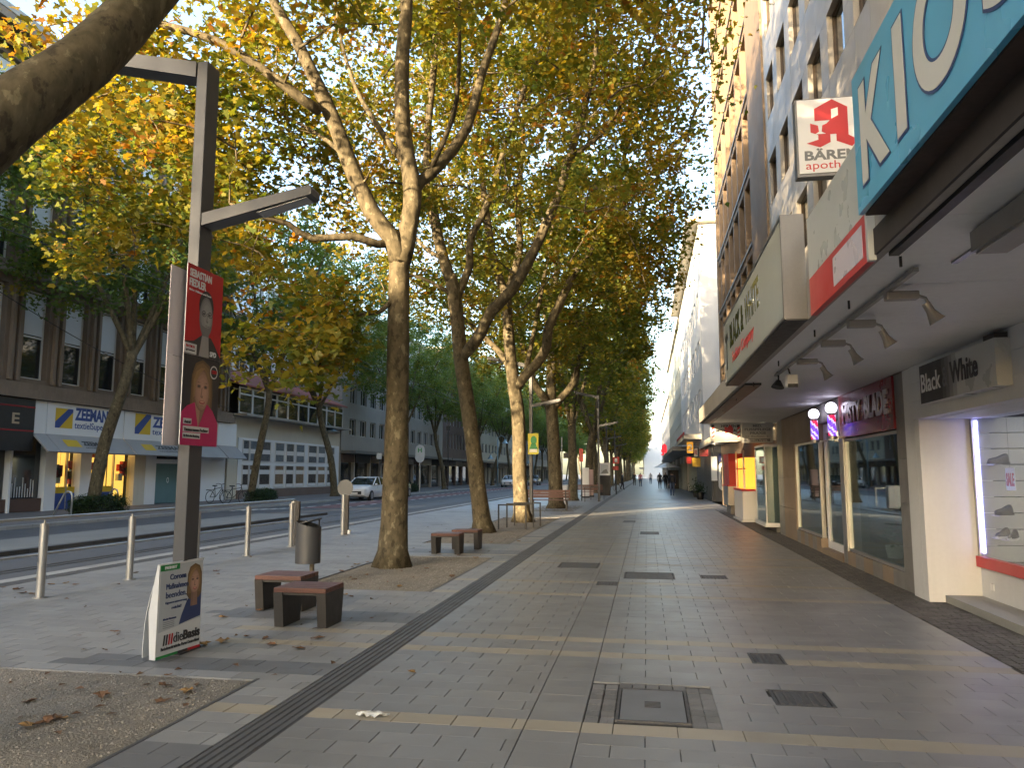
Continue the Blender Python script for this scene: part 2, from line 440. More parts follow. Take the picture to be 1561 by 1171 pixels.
# manholes and small covers
def grate(x0, x1, y0, y1, label, setts=True, big=False):
    o = thing('manhole_cover', label, 'manhole cover', ((x0 + x1) / 2, (y0 + y1) / 2, 0))
    fx0, fx1, fy0, fy1 = x0, x1, y0, y1
    if big: fx0, fx1, fy0, fy1 = -0.235, 0.255, 5.28, 6.06
    f = MB()
    for a in ((fx0, fx0 + .02, fy0, fy1), (fx1 - .02, fx1, fy0, fy1), (fx0 + .02, fx1 - .02, fy0, fy0 + .02), (fx0 + .02, fx1 - .02, fy1 - .02, fy1)):
        f.box(*a, -0.03, 0.002)
    f.build('frame', M_iron, o)
    pl = MB().box(fx0 + .028, fx1 - .028, fy0 + .028, fy1 - .028, -0.03, -0.001).build('plate', M_slabD if big else M_iron, o)
    cx, cy = (fx0 + fx1) / 2, (fy0 + fy1) / 2
    for i in range(5 if big else 0):
        box('slot', M_joint, o, cx - .055, cx + .055, cy - .07 + i * .03, cy - .057 + i * .03, -0.02, 0.0005)
    if not big and setts:
        n = max(3, int((fx1 - fx0) / .06))
        for i in range(n):
            x = fx0 + .035 + i * (fx1 - fx0 - .07) / n
            box('rib', M_dark, pl, x, x + .025, fy0 + .04, fy1 - .04, -0.01, 0.003)
    return o
grate(-.44, .44, 5.2, 6.2, 'large square slab manhole cover with centre slots inside a sett border', big=True)
grate(.86, 1.14, 7.0, 7.4, 'small ribbed grate between the two sand bands of paving')
grate(.86, 1.26, 5.8, 6.2, 'ribbed grate with moss right of the large manhole cover')
grate(-1.55, -.85, 13.4, 14.2, 'pale inset manhole cover by the dark guide strip', setts=False)
grate(-.38, .40, 12.2, 13.0, 'wide framed manhole cover in the middle of the walkway', setts=False)
grate(-.75, -.45, 11.4, 11.8, 'small dark iron grate just nearer than the wide framed cover')
grate(.8, 1.2, 12.4, 12.8, 'thin iron cover in the shade toward the barber shop')
grate(-.2, .3, 21, 22, 'far iron cover before the sunlit strip of paving', setts=False)
grate(-.8, -.4, 26, 27, 'farthest small iron cover on the walkway', setts=False)
cs = None
for xs, ys in [(x, 5.268 + .133 * i) for x in (-.388, -.287, .304, .397) for i in range(7)] + [(-.187 + .1 * i, 6.132) for i in range(5)]:
    if cs is None:
        mb = MB(); slab_mesh(mb, .090, .125, 0, 0, 0.0); o = mb.build('sett', M_sett, bed); cs = o.data
    else:
        o = bpy.data.objects.new('sett', cs); col.objects.link(o); o.parent = bed
    o.location = (xs, ys, rnd.uniform(-.003, 0)); o.rotation_euler = (0, 0, rnd.uniform(-.04, .04))
# gravel tree pits
M_grav = mat('gravel soil', (0.22, 0.20, 0.17), 0.95, var=0.35, scale=1.3, fine=70, bump=1.0, bscale=55)
M_peb = mat('pebble', (0.24, 0.225, 0.20), 0.85, var=0.3, scale=9, fine=90, island=0.7)
rg = np.random.default_rng(3)
def pit(x0, x1, y0, y1, n, label):
    nx, ny = 26, 40
    mb = MB(); vs = []; fs = []
    for j in range(ny + 1):
        for i in range(nx + 1):
            e = min(i, nx - i, j, ny - j) > 0
            vs.append((x0 + (x1 - x0) * i / nx, y0 + (y1 - y0) * j / ny, -0.012 + (rg.random() * .022 if e else 0)))
    fs = [(j * (nx + 1) + i, j * (nx + 1) + i + 1, (j + 1) * (nx + 1) + i + 1, (j + 1) * (nx + 1) + i) for j in range(ny) for i in range(nx)]
    o = mb.add(vs, fs).build('gravel_bed', M_grav, label=label, cat='gravel', kind='stuff')
    ORG[o.name] = o.location.copy()
    P = np.column_stack([rg.uniform(x0 + .02, x1 - .02, n), rg.uniform(y0 + .02, y1 - .02, n), rg.uniform(-.003, .01, n)])
    S = rg.uniform(.003, .011, n)
    t = np.array([(1, 0, -.3), (-.5, .87, -.3), (-.5, -.87, -.3), (0, 0, .8)])
    V = []; Fc = []
    for i in range(n):
        a = rg.uniform(0, 6.3); c, s = math.cos(a), math.sin(a)
        q = t * S[i] * np.array([1.3, 1, .8]); q = np.column_stack([q[:, 0] * c - q[:, 1] * s, q[:, 0] * s + q[:, 1] * c, q[:, 2]]) + P[i]
        V += q.tolist(); b = i * 4; Fc += [(b, b + 1, b + 3), (b + 1, b + 2, b + 3), (b + 2, b, b + 3)]
    m2 = MB(); m2.add(V, Fc); m2.build('pebble', M_peb, o, kind='stuff')
    for a in ((x0 - .03, x0, y0 - .03, y1 + .03), (x1, x1 + .03, y0 - .03, y1 + .03)):
        box('steel_edge', M_iron, bed, *a, -0.03, 0.003)
pit(*PITS[0], 9000, 'gravel bed of the nearest tree with dry leaves lying on it')
pit(*PITS[1], 4500, 'gravel bed round the foot of the nearest full plane tree')
pit(*PITS[2], 3000, 'long gravel bed shared by two leaning plane trees and a bike rack')
pit(*PITS[3], 600, 'gravel bed of the tree behind the red slatted bench')

# ------------------------------------------------------------------ window and facade helpers
M_reveal = mat('window reveal', (0.30, 0.29, 0.27), 0.8)
G_dark = mat('dark window glass', (0.018, 0.022, 0.026), 0.04, var=0.1, spec=0.9)
G_shop = glass_mat('shop glass', (0.72, 0.80, 0.80), 0.22)
G_clear = glass_mat('clear glass', (0.9, 0.93, 0.92), 0.03)
def facade(mb, nx, x, y0, y1, z0, z1, ops, d=0.22):
    """street wall in plane x = const facing nx (+1/-1), with openings (ya, yb, za, zb) and reveals"""
    ys = sorted({y0, y1, *[o[0] for o in ops], *[o[1] for o in ops]}); zs = sorted({z0, z1, *[o[2] for o in ops], *[o[3] for o in ops]})
    for a, b in zip(ys, ys[1:]):
        for c, e in zip(zs, zs[1:]):
            my, mz = (a + b) / 2, (c + e) / 2
            if any(o[0] < my < o[1] and o[2] < mz < o[3] for o in ops): continue
            q = [(x, a, c), (x, b, c), (x, b, e), (x, a, e)]
            mb.quad(*(q if nx > 0 else q[::-1]))
    xi = x - nx * d
    for a, b, c, e in ops:
        mb.quad((x, a, c), (x, b, c), (xi, b, c), (xi, a, c)); mb.quad((x, a, e), (xi, a, e), (xi, b, e), (x, b, e))
        mb.quad((x, a, c), (xi, a, c), (xi, a, e), (x, a, e)); mb.quad((x, b, c), (x, b, e), (xi, b, e), (xi, b, c))
    return mb
WIN = {}
def window(parent, p, face, wd, ht, fm, gm, bars=1, transom=0.0, fr=0.06, sill=None, blind=None):
    """window unit: local x along width, -y outward; face: rotation about z"""
    key = (round(wd, 2), round(ht, 2), fm.name, gm.name, bars, transom, sill.name if sill else '')
    rz = {'+x': R_(90), '-x': R_(-90), '-y': 0.0}[face]
    org = ORG.get(parent.name, Vector((0, 0, 0)))
    if key not in WIN:
        f = MB(); h = wd / 2
        f.box(-h, -h + fr, -.03, .04, 0, ht); f.box(h - fr, h, -.03, .04, 0, ht)
        f.box(-h + fr, h - fr, -.03, .04, 0, fr); f.box(-h + fr, h - fr, -.03, .04, ht - fr, ht)
        for i in range(1, bars + 1):
            x = -h + wd * i / (bars + 1); f.box(x - fr / 2, x + fr / 2, -.035, .035, fr, ht - fr)
        if transom: f.box(-h + fr, h - fr, -.025, .03, ht * transom - fr / 2, ht * transom + fr / 2)
        g = MB().box(-h + fr, h - fr, .012, .018, fr, ht - fr)
        fo = f.build('window', fm, parent); go = g.build('pane', gm, fo); so = None
        if sill: so = MB().box(-h - .06, h + .06, -.14, -.0305, -.06, 0.012).build('sill', sill, fo)
        ORG[fo.name] = Vector((0, 0, 0))
        for c in (fo, go, so):
            if c is not None:
                a = np.zeros(len(c.data.vertices) * 3); c.data.vertices.foreach_get('co', a)
                a = a.reshape(-1, 3) + np.array(org); c.data.vertices.foreach_set('co', a.ravel()); c.data.update()
        WIN[key] = (fo.data, go.data, so.data if so else None)
    else:
        a, b, c = WIN[key]
        fo = bpy.data.objects.new('window', a); col.objects.link(fo); fo.parent = parent
        for nme, d in (('pane', b), ('sill', c)):
            if d: ch = bpy.data.objects.new(nme, d); col.objects.link(ch); ch.parent = fo
    fo.location = Vector(p) - org; fo.rotation_euler = (0, 0, rz)
    return fo

# ------------------------------------------------------------------ right side: arcade block
M_tile = mat('pale cladding panel', (0.32, 0.295, 0.26), 0.5, var=0.14, scale=0.8, fine=30, island=0.12, streak=0.08)
M_brown = mat('bronze beige cladding', (0.165, 0.115, 0.072), 0.75, var=0.14, scale=0.7, fine=20, streak=0.1)
M_brownd = mat('bronze frame', (0.07, 0.05, 0.035), 0.5, metal=0.3)
M_soff = mat('soffit board', (0.72, 0.725, 0.73), 0.6, var=0.12, scale=0.9, fine=15)
M_fascia = mat('fascia stone', (0.33, 0.31, 0.28), 0.75, var=0.22, scale=1.2, fine=40, bump=0.2, streak=0.15)
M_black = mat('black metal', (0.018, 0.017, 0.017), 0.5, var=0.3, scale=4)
M_wht = mat('white render', (0.64, 0.65, 0.66), 0.7, var=0.07, scale=0.9, fine=25, bump=0.06, bscale=60, streak=0.05)
M_wpl = mat('white plastic', (0.72, 0.72, 0.72), 0.35, var=0.05)
M_alu = mat('aluminium frame', (0.42, 0.42, 0.42), 0.4, metal=0.7, var=0.1)
M_granite = mat('grey granite cladding', (0.20, 0.195, 0.19), 0.5, var=0.25, scale=3, fine=90, bump=0.1, island=0.1)
M_tan = mat('tan stone cladding', (0.27, 0.205, 0.15), 0.6, var=0.22, scale=1.5, fine=60, bump=0.2, island=0.15)
M_redp = mat('dark red panel', (0.22, 0.022, 0.03), 0.22, var=0.1)
M_brightred = mat('red plastic', (0.55, 0.03, 0.035), 0.35, var=0.06)
M_black_t = mat('black print', (0.02, 0.02, 0.022), 0.4)
M_white_t = mat('white print', (0.8, 0.8, 0.8), 0.4, var=0.03)
M_grey_t = mat('grey print', (0.16, 0.17, 0.18), 0.4)
M_ind = mat('dim interior', (0.07, 0.068, 0.065), 0.8, var=0.4, scale=1.2)
M_inl = mat('pale interior', (0.34, 0.34, 0.33), 0.7, var=0.1, scale=2)

XB = 4.0
blk = thing('arcade_building', 'pale panelled office block with shop arcade and projecting flat canopy', 'building', (XB, 10, 0))
ops = []; PW, PHT, PIT = 1.3, 1.45, 2.72
wys = [22.9 - i * 1.97 for i in range(16)]
wzs = [4.43 + i * PIT for i in range(6)]
for y in wys:
    for z in wzs: ops.append((y, y + PW, z, z + PHT))
facade(MB(), -1, XB, -10, 24.7, 3.36, 21, ops).build('wall', M_tile, blk)
box('body', M_ind, blk, XB + .5, XB + 12, -10, 24.7, 3.0, 21)
box('parapet', M_tile, blk, XB - .05, XB + 12, -10, 24.7, 21, 21.35)
for y in wys:
    for z in wzs: window(blk, (XB + .12, y + PW / 2, z), '-x', PW, PHT, M_brownd, G_dark, bars=0, transom=0, sill=M_brownd)
# cladding panels proud of the wall, only where the street can see them
pc = {}
def panel(ya, yb, za, zb):
    key = (round(yb - ya, 2), round(zb - za, 2))
    if key not in pc:
        o = MB().box(-.022, 0, -(yb - ya) / 2 + .004, (yb - ya) / 2 - .004, .004, zb - za - .004).build('cladding_panel', M_tile, blk)
        a = np.zeros(len(o.data.vertices) * 3); o.data.vertices.foreach_get('co', a); o.data.vertices.foreach_set('co', (a.reshape(-1, 3) + np.array(ORG[blk.name])).ravel()); pc[key] = o.data
    else:
        o = bpy.data.objects.new('cladding_panel', pc[key]); col.objects.link(o); o.parent = blk
    o.location = Vector((XB - .001, (ya + yb) / 2, za)) - ORG[blk.name]
for y in wys[:8]:
    for zi in range(5):
        z = wzs[zi]
        for h in (0, 1): panel(y - .67, y - .0, z + h * PHT / 2, z + (h + 1) * PHT / 2)
        for ya, yb in ((y - .67, y + .315), (y + .315, y + 1.3)):
            panel(ya, yb, z + PHT, z + PIT)

# finned bronze block
fin = thing('finned_building', 'beige brown office block with deep vertical fins and floor bands', 'building', (XB, 33, 0))
box('body', G_dark, fin, XB + .75, XB + 12, 24.72, 41.5, 3.0, 27)
box('end_pier', M_brown, fin, XB - .06, XB + .75, 24.72, 28.2, 3.4, 27)
box('end_pier', M_brown, fin, XB - .06, XB + .75, 41.0, 41.6, 3.0, 27)
for i in range(9):
    z = 3.9 + i * 2.87
    box('floor_band', M_brown, fin, XB - .02, XB + .74, 28.2, 41.0, z, z + .32)
    box('band_rail', M_brownd, fin, XB - .07, XB - .021, 28.2, 41.0, z + .26, z + .36)
y = 29.8
for i in range(6):
    box('fin', M_brown, fin, XB - .045, XB + .745, y, y + .26, 3.4, 26.9); y += 1.92
for i in range(8):
    for j in range(6):
        z = 4.22 + i * 2.87; ya = 28.2 + j * 1.92
        box('window_frame', M_brownd, fin, XB + .68, XB + .745, ya + .1, ya + .18, z, z + 2.5)
box('roof_edge', M_brown, fin, XB - .1, XB + 12, 24.7, 41.65, 27, 27.4)
# far-side wall of the block at the cross street
box('side_wall', M_fascia, fin, XB + .8, XB + 12, 41.5, 41.62, 0, 27)

# canopy over the walkway
cz = 3.0
y = -10.0
while y < 21.5:
    box('soffit_panel', M_soff, blk, 1.53, 3.47, y, y + 1.592, cz, cz + .05); y += 1.6
box('canopy_slab', M_fascia, blk, 1.5, XB - .01, -10, 21.85, cz + .052, cz + .38)
box('fascia_edge', M_fascia, blk, 1.47, 1.53, -10, 21.87, cz - .01, cz + .36)
box('recess_shade_box', M_black, blk, 1.535, 1.78, 12.3, 21.8, cz - .035, cz - .002)  # black box stands in for the shaded recess along the fascia
for y in (5.2, 6.5, 7.8, 9.9, 12.2, 14.5, 17): box('soffit_hook', M_black, blk, 1.64, 1.655, y, y + .015, cz - .07, cz - .001)
# shop fronts, street plane x = 3.5
XS = 3.5
def stone(yA, yB, zA, zB, m, name='stone_slab', n=1, x0=XS, x1=XS + .25):
    for i in range(n):
        a = zA + (zB - zA) * i / n; b = zA + (zB - zA) * (i + 1) / n
        box(name, m, blk, x0, x1, yA, yB, a + .003, b - .003)
stone(11.2, 11.66, 0, 2.995, M_granite, n=5)
stone(14.76, 15.06, 0, 2.995, M_alu, n=1, x0=XS + .01, name='mullion')
for i in range(6): box('plinth_tile', (M_tan if i % 2 else M_granite), blk, XS, XS + .22, 11.665 + i * .515, 11.665 + i * .515 + .51, 0, .235)
for i in range(6): box('plinth_tile', (M_granite if i % 2 else M_tan), blk, XS, XS + .22, 16.86 + i * .43, 16.86 + i * .43 + .425, 0, .29)
stone(16.72, 19.45, 2.30, 2.995, M_tan, n=1); stone(15.07, 16.71, 2.62, 2.995, M_granite)
stone(19.46, 21.0, 0, 2.995, M_tan, n=4); stone(21.01, 21.8, 0, 2.995, M_granite, n=4)
def shopwin(ya, yb, za, zb, fm=M_alu, x=XS + .06):
    f = MB(); t = .045
    f.box(x - .03, x + .05, ya, ya + t, za, zb); f.box(x - .03, x + .05, yb - t, yb, za, zb)
    f.box(x - .03, x + .05, ya + t, yb - t, za, za + t); f.box(x - .03, x + .05, ya + t, yb - t, zb - t, zb)
    o = f.build('shop_window', fm, blk)
    box('pane', G_shop, o, x, x + .008, ya + t, yb - t, za + t, zb - t)
    return o
shopwin(11.665, 14.755, .24, 2.22)
shopwin(16.86, 19.45, .295, 2.295)
# barber door bay
d = box('door', M_wpl, blk, XS + .10, XS + .16, 15.08, 15.2, .12, 2.6)
for b in ((16.55, 16.7, .12, 2.6), (15.2, 16.55, .12, .26), (15.2, 16.55, 2.42, 2.6)): box('door_frame', M_wpl, d, XS + .10, XS + .16, *b)
box('pane', G_shop, d, XS + .125, XS + .133, 15.2, 16.55, .26, 2.42)
box('step', M_tan, blk, XS - .02, XS + .35, 15.07, 16.71, 0, .115)
# interiors behind the glass
inn = MB(); inn.box(XS + 2.6, XS + 2.7, 11.3, 21, .0, 3.0); inn.box(XS + .3, XS + 2.6, 11.3, 21, -.01, .24); inn.box(XS + .3, XS + 2.6, 11.3, 21, 2.9, 2.98); inn.box(XS + .3, XS + 2.6, 16.72, 16.78, .24, 2.9)
inn.build('interior', M_ind, blk)
box('interior', mat('brick wallpaper', (0.16, 0.05, 0.04), 0.7, var=0.5, scale=14), blk, XS + .9, XS + .95, 15.0, 16.75, .12, 2.9)
for i, (y, h) in enumerate(((12.3, .9), (13.2, 1.1), (17.6, .8), (18.6, 1.0))):
    c = MB(); c.box(XS + 1.3, XS + 1.75, y - .25, y + .25, .45, .6, bev=.03); c.box(XS + 1.7, XS + 1.82, y - .25, y + .25, .6, 1.3, bev=.03); c.cyl((XS + 1.5, y, .24), (XS + 1.5, y, .45), .05); c.cyl((XS + 1.5, y, .242), (XS + 1.5, y, .27), .25)
    tag(c.build('barber_chair', mat('black leather', (.02, .02, .02), .4)), ['dark barber chair behind the right part of the large window', 'dark barber chair behind the middle of the large window', 'dark chair behind the near half of the small shop window', 'dark chair behind the far half of the small shop window'][i], 'chair', 'barber shop chairs')
# red fascia sign
sg = thing('fascia_sign', 'dark red glossy fascia sign with grey block letters over the barber window', 'sign', (XS, 13.2, 2.23))
box('board', M_redp, sg, XS - .03, XS + .1, 11.67, 14.75, 2.235, 2.99)
M_silver = mat('silver letter', (0.42, 0.40, 0.40), 0.35, metal=0.6, var=0.25, scale=20)
text('MISTY', (XS - .03, 14.45, 2.47), -YR, ZU, 1.15, .34, M_silver, sg, bold=.03, off=.012, ext=.02)
text('BLADE', (XS - .03, 13.05, 2.47), -YR, ZU, 1.2, .36, M_silver, sg, bold=.035, off=.012, ext=.02)
# potted plant in the window
pl = thing('potted_plant', 'leafy potted plant standing in the barber window', 'plant', (XS + .45, 13.6, .24))
MB().tube([(XS + .45, 13.6, .24), (XS + .45, 13.6, .44)], [.11, .15], 12).build('pot', M_wpl, pl)
mb = MB()
for i in range(70):
    a = rnd.uniform(0, 6.28); r = rnd.uniform(.05, .34); h = rnd.uniform(.45, .8); p = Vector((XS + .45 + math.cos(a) * r * .7, 13.6 + math.sin(a) * r, h)); q = Vector((math.cos(a) * .1, math.sin(a) * .1, rnd.uniform(-.06, .08))); s_ = Vector((-math.sin(a), math.cos(a), 0)) * .04
    mb.quad(p, p + q * .5 + s_, p + q, p + q * .5 - s_)
mb.build('foliage', mat('pot plant leaf', (.06, .12, .05), .5), pl, kind='stuff')
# barber poles (lit)
M_globe = mat('lit globe', (.9, .9, .9), .3, emit=(.85, .8, 1.0), estr=.6)
def barber(y, label):
    x = 3.33; o = thing('barber_pole', label, 'barber pole', (x, y, 2.2), group='lit barber poles')
    MB().cyl((x, y, 2.22), (x, y, 2.28), .08, n=16).build('base', M_alu, o)
    MB().cyl((x, y, 2.66), (x, y, 2.7), .075, n=16).build('cap', M_alu, o)
    MB().ball((x, y, 2.79), .105, 16).build('globe', M_globe, o, smooth=True)
    MB().box(x, XS + .05, y - .03, y + .03, 2.235, 2.265).build('bracket', M_alu, o)
    n = 20; cs_ = [mat('pole white', (.8, .8, .9), .3, emit=(.65, .6, 1), estr=.16), mat('pole red', (.6, .03, .08), .3, emit=(.8, .02, .12), estr=.14), mat('pole blue', (.08, .05, .6), .3, emit=(.14, .04, .9), estr=.28)]
    mb = MB(); H_, L_ = .38, 12
    for i in range(n):
        for j in range(L_):
            mb.m([2, 2, 0, 1, 1, 0, 2, 0][int((i / n * 8 + j / L_ * 7) % 8)] if True else 0)
            a0, a1 = 2 * math.pi * i / n, 2 * math.pi * (i + 1) / n; z0, z1 = 2.28 + H_ * j / L_, 2.28 + H_ * (j + 1) / L_
            sh = 2 * math.pi / n / L_ * 2
            mb.quad((x + .07 * math.cos(a0), y + .07 * math.sin(a0), z0), (x + .07 * math.cos(a1), y + .07 * math.sin(a1), z0), (x + .07 * math.cos(a1), y + .07 * math.sin(a1), z1), (x + .07 * math.cos(a0), y + .07 * math.sin(a0), z1))
    mb.build('striped_tube', cs_, o)
barber(16.2, 'lit striped barber pole on the far side of the barber door')
barber(14.72, 'lit striped barber pole at the left end of the red fascia sign')

# white shoe shop: column, return wall, lintel boards, recessed window
shp = blk
box('white_column', M_wht, blk, XS - .03, XS + .3, 10.84, 11.19, 0, 2.995)
box('return_wall', M_wht, blk, XS - .028, 4.3, 10.66, 10.835, 0, 2.30)
for i in range(3): box('lintel_board', M_wht, blk, XS - .05, XS + .12, -8, 10.83, 2.30 + i * .232 + .004, 2.30 + (i + 1) * .232)
box('lintel_soffit', M_wht, blk, XS + .12, 4.35, -8, 10.83, 2.30, 2.42)
box('window_wall', M_wht, blk, 4.09, 4.35, -8, 10.655, 0, .45)
box('shop_step', M_conc, blk, 3.66, 4.09, -8, 10.655, 0, .09)
rs = box('red_sill', M_brightred, blk, 4.04, 4.12, -8, 10.655, .452, .58)
sw = box('shop_window', M_alu, blk, 4.07, 4.11, 10.60, 10.655, .582, 2.29)
box('pane', G_clear, sw, 4.085, 4.092, -8, 10.60, .582, 2.29)
box('led_strip', mat('led strip', (.9, .9, 1), .4, emit=(.42, .40, 1.0), estr=1.8), blk, 4.10, 4.125, 10.56, 10.59, .62, 2.27)
box('interior', M_ind, blk, 5.55, 5.6, -8, 10.65, .45, 2.6); box('interior', M_inl, blk, 4.13, 5.55, -8, 10.65, .44, .5); box('interior', M_inl, blk, 4.13, 5.55, -8, 10.6, 2.42, 2.5)
for i in range(9): box('slat_panel', M_inl, blk, 4.13, 5.3, 10.58, 10.62, .52 + i * .2, .52 + i * .2 + .19)
for i in range(9): box('slat_panel', M_inl, blk, 5.3, 5.34, 8.9, 10.58, .52 + i * .2, .52 + i * .2 + .19)
box('display_light', mat('display light', (.9, .9, .95), .5, emit=(.9, .9, 1.0), estr=.55), blk, 4.3, 5.2, 2, 10.3, 2.405, 2.418); box('wall_socket', M_wpl, blk, 4.075, 4.089, 10.30, 10.38, .2, .28)
def shoe(p, ry, label, m, sole):
    o = thing('shoe', label, 'shoe', p, ry, group='shoes in the window', local=True)
    mb = MB(); L_ = .27
    rings = [(0, .035, .10), (.03, .04, .105), (.09, .038, .085), (.15, .042, .06), (.2, .045, .05), (.25, .034, .04), (.27, .012, .02)]
    vs = []; n = 8
    for xx, ww, hh in rings:
        for j in range(n):
            a = math.pi * j / (n - 1); vs.append((xx - .13, ww * math.cos(a), .025 + hh * math.sin(a)))
    fs = [(i * n + j, i * n + j + 1, (i + 1) * n + j + 1, (i + 1) * n + j) for i in range(len(rings) - 1) for j in range(n - 1)]
    mb.add(vs, fs + [tuple(range(n))]); mb.build('upper', m, o, smooth=True)
    MB().prism([(-.135, -.04, 0), (.08, -.048, 0), (.14, -.015, 0), (.14, .015, 0), (.08, .048, 0), (-.135, .04, 0)], (0, 0, .025)).build('sole', sole, o)
    return o
M_shd = mat('dark shoe', (.03, .028, .03), .5); M_shw = mat('white sole', (.6, .6, .6), .5)
for i, (y, z, lb) in enumerate(((10.38, 1.72, 'dark slipper on the top peg of the shop window wall'), (10.33, 1.10, 'dark slipper on the middle peg of the shop window wall'), (10.40, .82, 'black and white sneaker near the light strip'), (10.12, .82, 'black and white sneaker further inside the window'))):
    shoe((4.26, y, z), R_(200 + i * 12), lb, M_shd, M_shw if i > 1 else M_shd)
    box('peg', M_alu, blk, 4.2, 4.3, y - .03, y + .19, z - .012, z - .002)
M_pink = mat('raspberry leather', (.42, .05, .10), .5)
hb = thing('handbag', 'raspberry red handbag at the foot of the shop window', 'handbag', (4.5, 9.55, .5))
MB().box(4.36, 4.62, 9.3, 9.8, .502, .95, bev=.04).build('body', M_pink, hb)
MB().tube([(4.48, 9.38, .94), (4.48, 9.42, 1.12), (4.48, 9.55, 1.18), (4.48, 9.68, 1.12), (4.48, 9.72, .94)], .012, 6).build('handle', M_pink, hb)
for i, (y, z, t, lb) in enumerate(((10.18, 1.40, 'SALE', 'small SALE card on the slatted shop window wall'), (9.75, 1.22, '%SALE', 'larger sale card hanging deeper in the shop window'))):
    o = thing('sale_card', lb, 'card', (4.3 + i * .15, y, z)); x = 4.3 + i * .15
    box('card', M_white_t, o, x, x + .004, y - .12, y + .12, z, z + .27)
    text(t, (x, y + .1, z + .05), -YR, ZU, .2, .16, M_brightred, o, bold=.03)
    MB().cyl((x + .002, y, z + .27), (x + .002, y, 2.42), .002, n=4).build('string', M_black, o)
# sign BLACK & WHITE over the shoe shop
M_grad = mat('grey print band', (.22, .22, .22), .35); M_lightsign = mat('light grey sign', (.50, .52, .51), .3, var=.06)
sg = thing('shop_sign', 'long shop sign shading from black to pale grey over the white shop lintel', 'sign', (3.4, 9, 2.43))
box('case', M_lightsign, sg, 3.31, 3.449, 7.96, 10.03, 2.44, 2.90)
for a, b, m_ in ((9.32, 10.03, M_black_t), (9.22, 9.32, mat('sign grey a', (.06, .06, .06), .35)), (9.12, 9.22, mat('sign grey b', (.12, .12, .12), .35)), (9.02, 9.12, M_grad), (8.92, 9.02, mat('sign grey c', (.34, .35, .35), .35))):
    box('print_band', m_, sg, 3.3085, 3.31, a, b, 2.441, 2.899)
text('Black', (3.308, 9.98, 2.57), -YR, ZU, .62, .22, M_white_t, sg, bold=.01)
text('&', (3.308, 9.30, 2.57), -YR, ZU, .16, .22, M_grey_t, sg, bold=.01)
text('White', (3.308, 9.08, 2.58), -YR, ZU, .72, .24, M_black_t, sg, bold=.025)
box('lamp_box', M_black, sg, 3.33, 3.45, 8.0, 8.25, 2.901, 2.96)
# blue KIOSK sign
M_blue = mat('kiosk blue', (.095, .42, .66), .3, var=.3, scale=.55, fine=2.0)
sg = thing('kiosk_sign', 'big blue sign with white outlined letters hanging over the walkway edge', 'sign', (1.4, 2.5, 3.15))
box('board', M_blue, sg, 1.30, 1.33, -1.2, 4.81, 3.16, 4.02)
box('case', M_brownd, sg, 1.331, 1.465, -1.2, 4.80, 3.17, 4.0)
box('underside', mat('dark brown underside', (.05, .032, .026), .7, var=.5, scale=3), sg, 1.335, 1.46, -1.2, 4.795, 3.15, 3.169)  # dark brown plate closing the bottom of the sign
M_kout = mat('navy outline', (.02, .06, .2), .4)
for ch, y, w_ in (('K', 4.66, .50), ('I', 4.02, .14), ('O', 3.74, .62), ('S', 3.00, .46), ('K', 2.42, .50)):
    text(ch, (1.30, y + .015, 3.275), -YR, ZU, w_ + .03, .63, M_kout, sg, bold=.05, off=.003, ext=.002)
    text(ch, (1.30, y, 3.29), -YR, ZU, w_, .60, mat('cream letter', (.68, .67, .62), .35, var=.05), sg, bold=.03, off=.006, ext=.002)
box('dark_fascia_cover', mat('dark cover', (.03, .024, .022), .7, var=.4), blk, 1.452, 1.4695, -1.2, 5.07, 2.98, 3.148); box('end_block', M_black, blk, 1.54, 1.6, -1.2, 5.08, cz - .03, cz - .002)  # dark cover laid over the pale fascia below the blue sign
# white and red sign
sg = thing('canopy_sign', 'white canopy sign with red lower band next to the blue sign', 'sign', (1.5, 6, 2.95))
box('board', M_lightsign, sg, 1.42, 1.468, 5.13, 6.84, 3.27, 3.80); box('red_band', M_brightred, sg, 1.42, 1.468, 5.13, 6.84, 2.95, 3.269)
box('edge', M_lightsign, sg, 1.42, 1.468, 5.08, 5.128, 2.95, 3.80); box('pale_patch', mat('lilac patch', (.6, .55, .62), .3), sg, 1.418, 1.4195, 5.2, 6.0, 3.0, 3.22)
# mirror lettered sign box
sg = thing('light_box_sign', 'long silver framed light box sign with mirror letters under the canopy edge', 'sign', (1.4, 9.8, 3.0))
M_mir = mat('mirror film', (.55, .58, .56), .07, metal=0.75, var=.1)
M_lead = mat('grey box end', (.16, .16, .165), .45, metal=.5, var=.15)
box('face', mat('glossy sign face', (.62, .66, .65), .12, var=.08), sg, 1.27, 1.28, 7.25, 12.5, 3.03, 3.95)
box('case', M_lead, sg, 1.281, 1.468, 7.20, 12.55, 3.0, 3.98); box('underside', M_black, sg, 1.275, 1.467, 7.2, 12.55, 2.985, 2.999)
box('rim', M_lead, sg, 1.262, 1.2805, 7.2, 7.25, 3.0, 3.98); box('rim', M_lead, sg, 1.262, 1.2805, 12.5, 12.55, 3.0, 3.98); box('rim', M_lead, sg, 1.262, 1.2805, 7.25, 12.5, 3.951, 3.98); box('rim', M_lead, sg, 1.262, 1.2805, 7.25, 12.5, 3.0, 3.029)
M_dkm = mat('dark mirror letter', (.08, .09, .07), .12, metal=.8)
text('BLACK &', (1.27, 11.7, 3.45), -YR, ZU, 1.6, .36, M_dkm, sg, bold=.03)
text('WHITE', (1.27, 9.95, 3.45), -YR, ZU, 1.25, .36, M_mir, sg, bold=.03)
text('Fashion Company', (1.27, 11.5, 3.16), -YR, ZU, 2.3, .2, M_brightred, sg, shear=.2, bold=.01)
text('T', (1.27, 12.4, 3.2), -YR, ZU, .4, .55, M_black_t, sg, bold=.02)
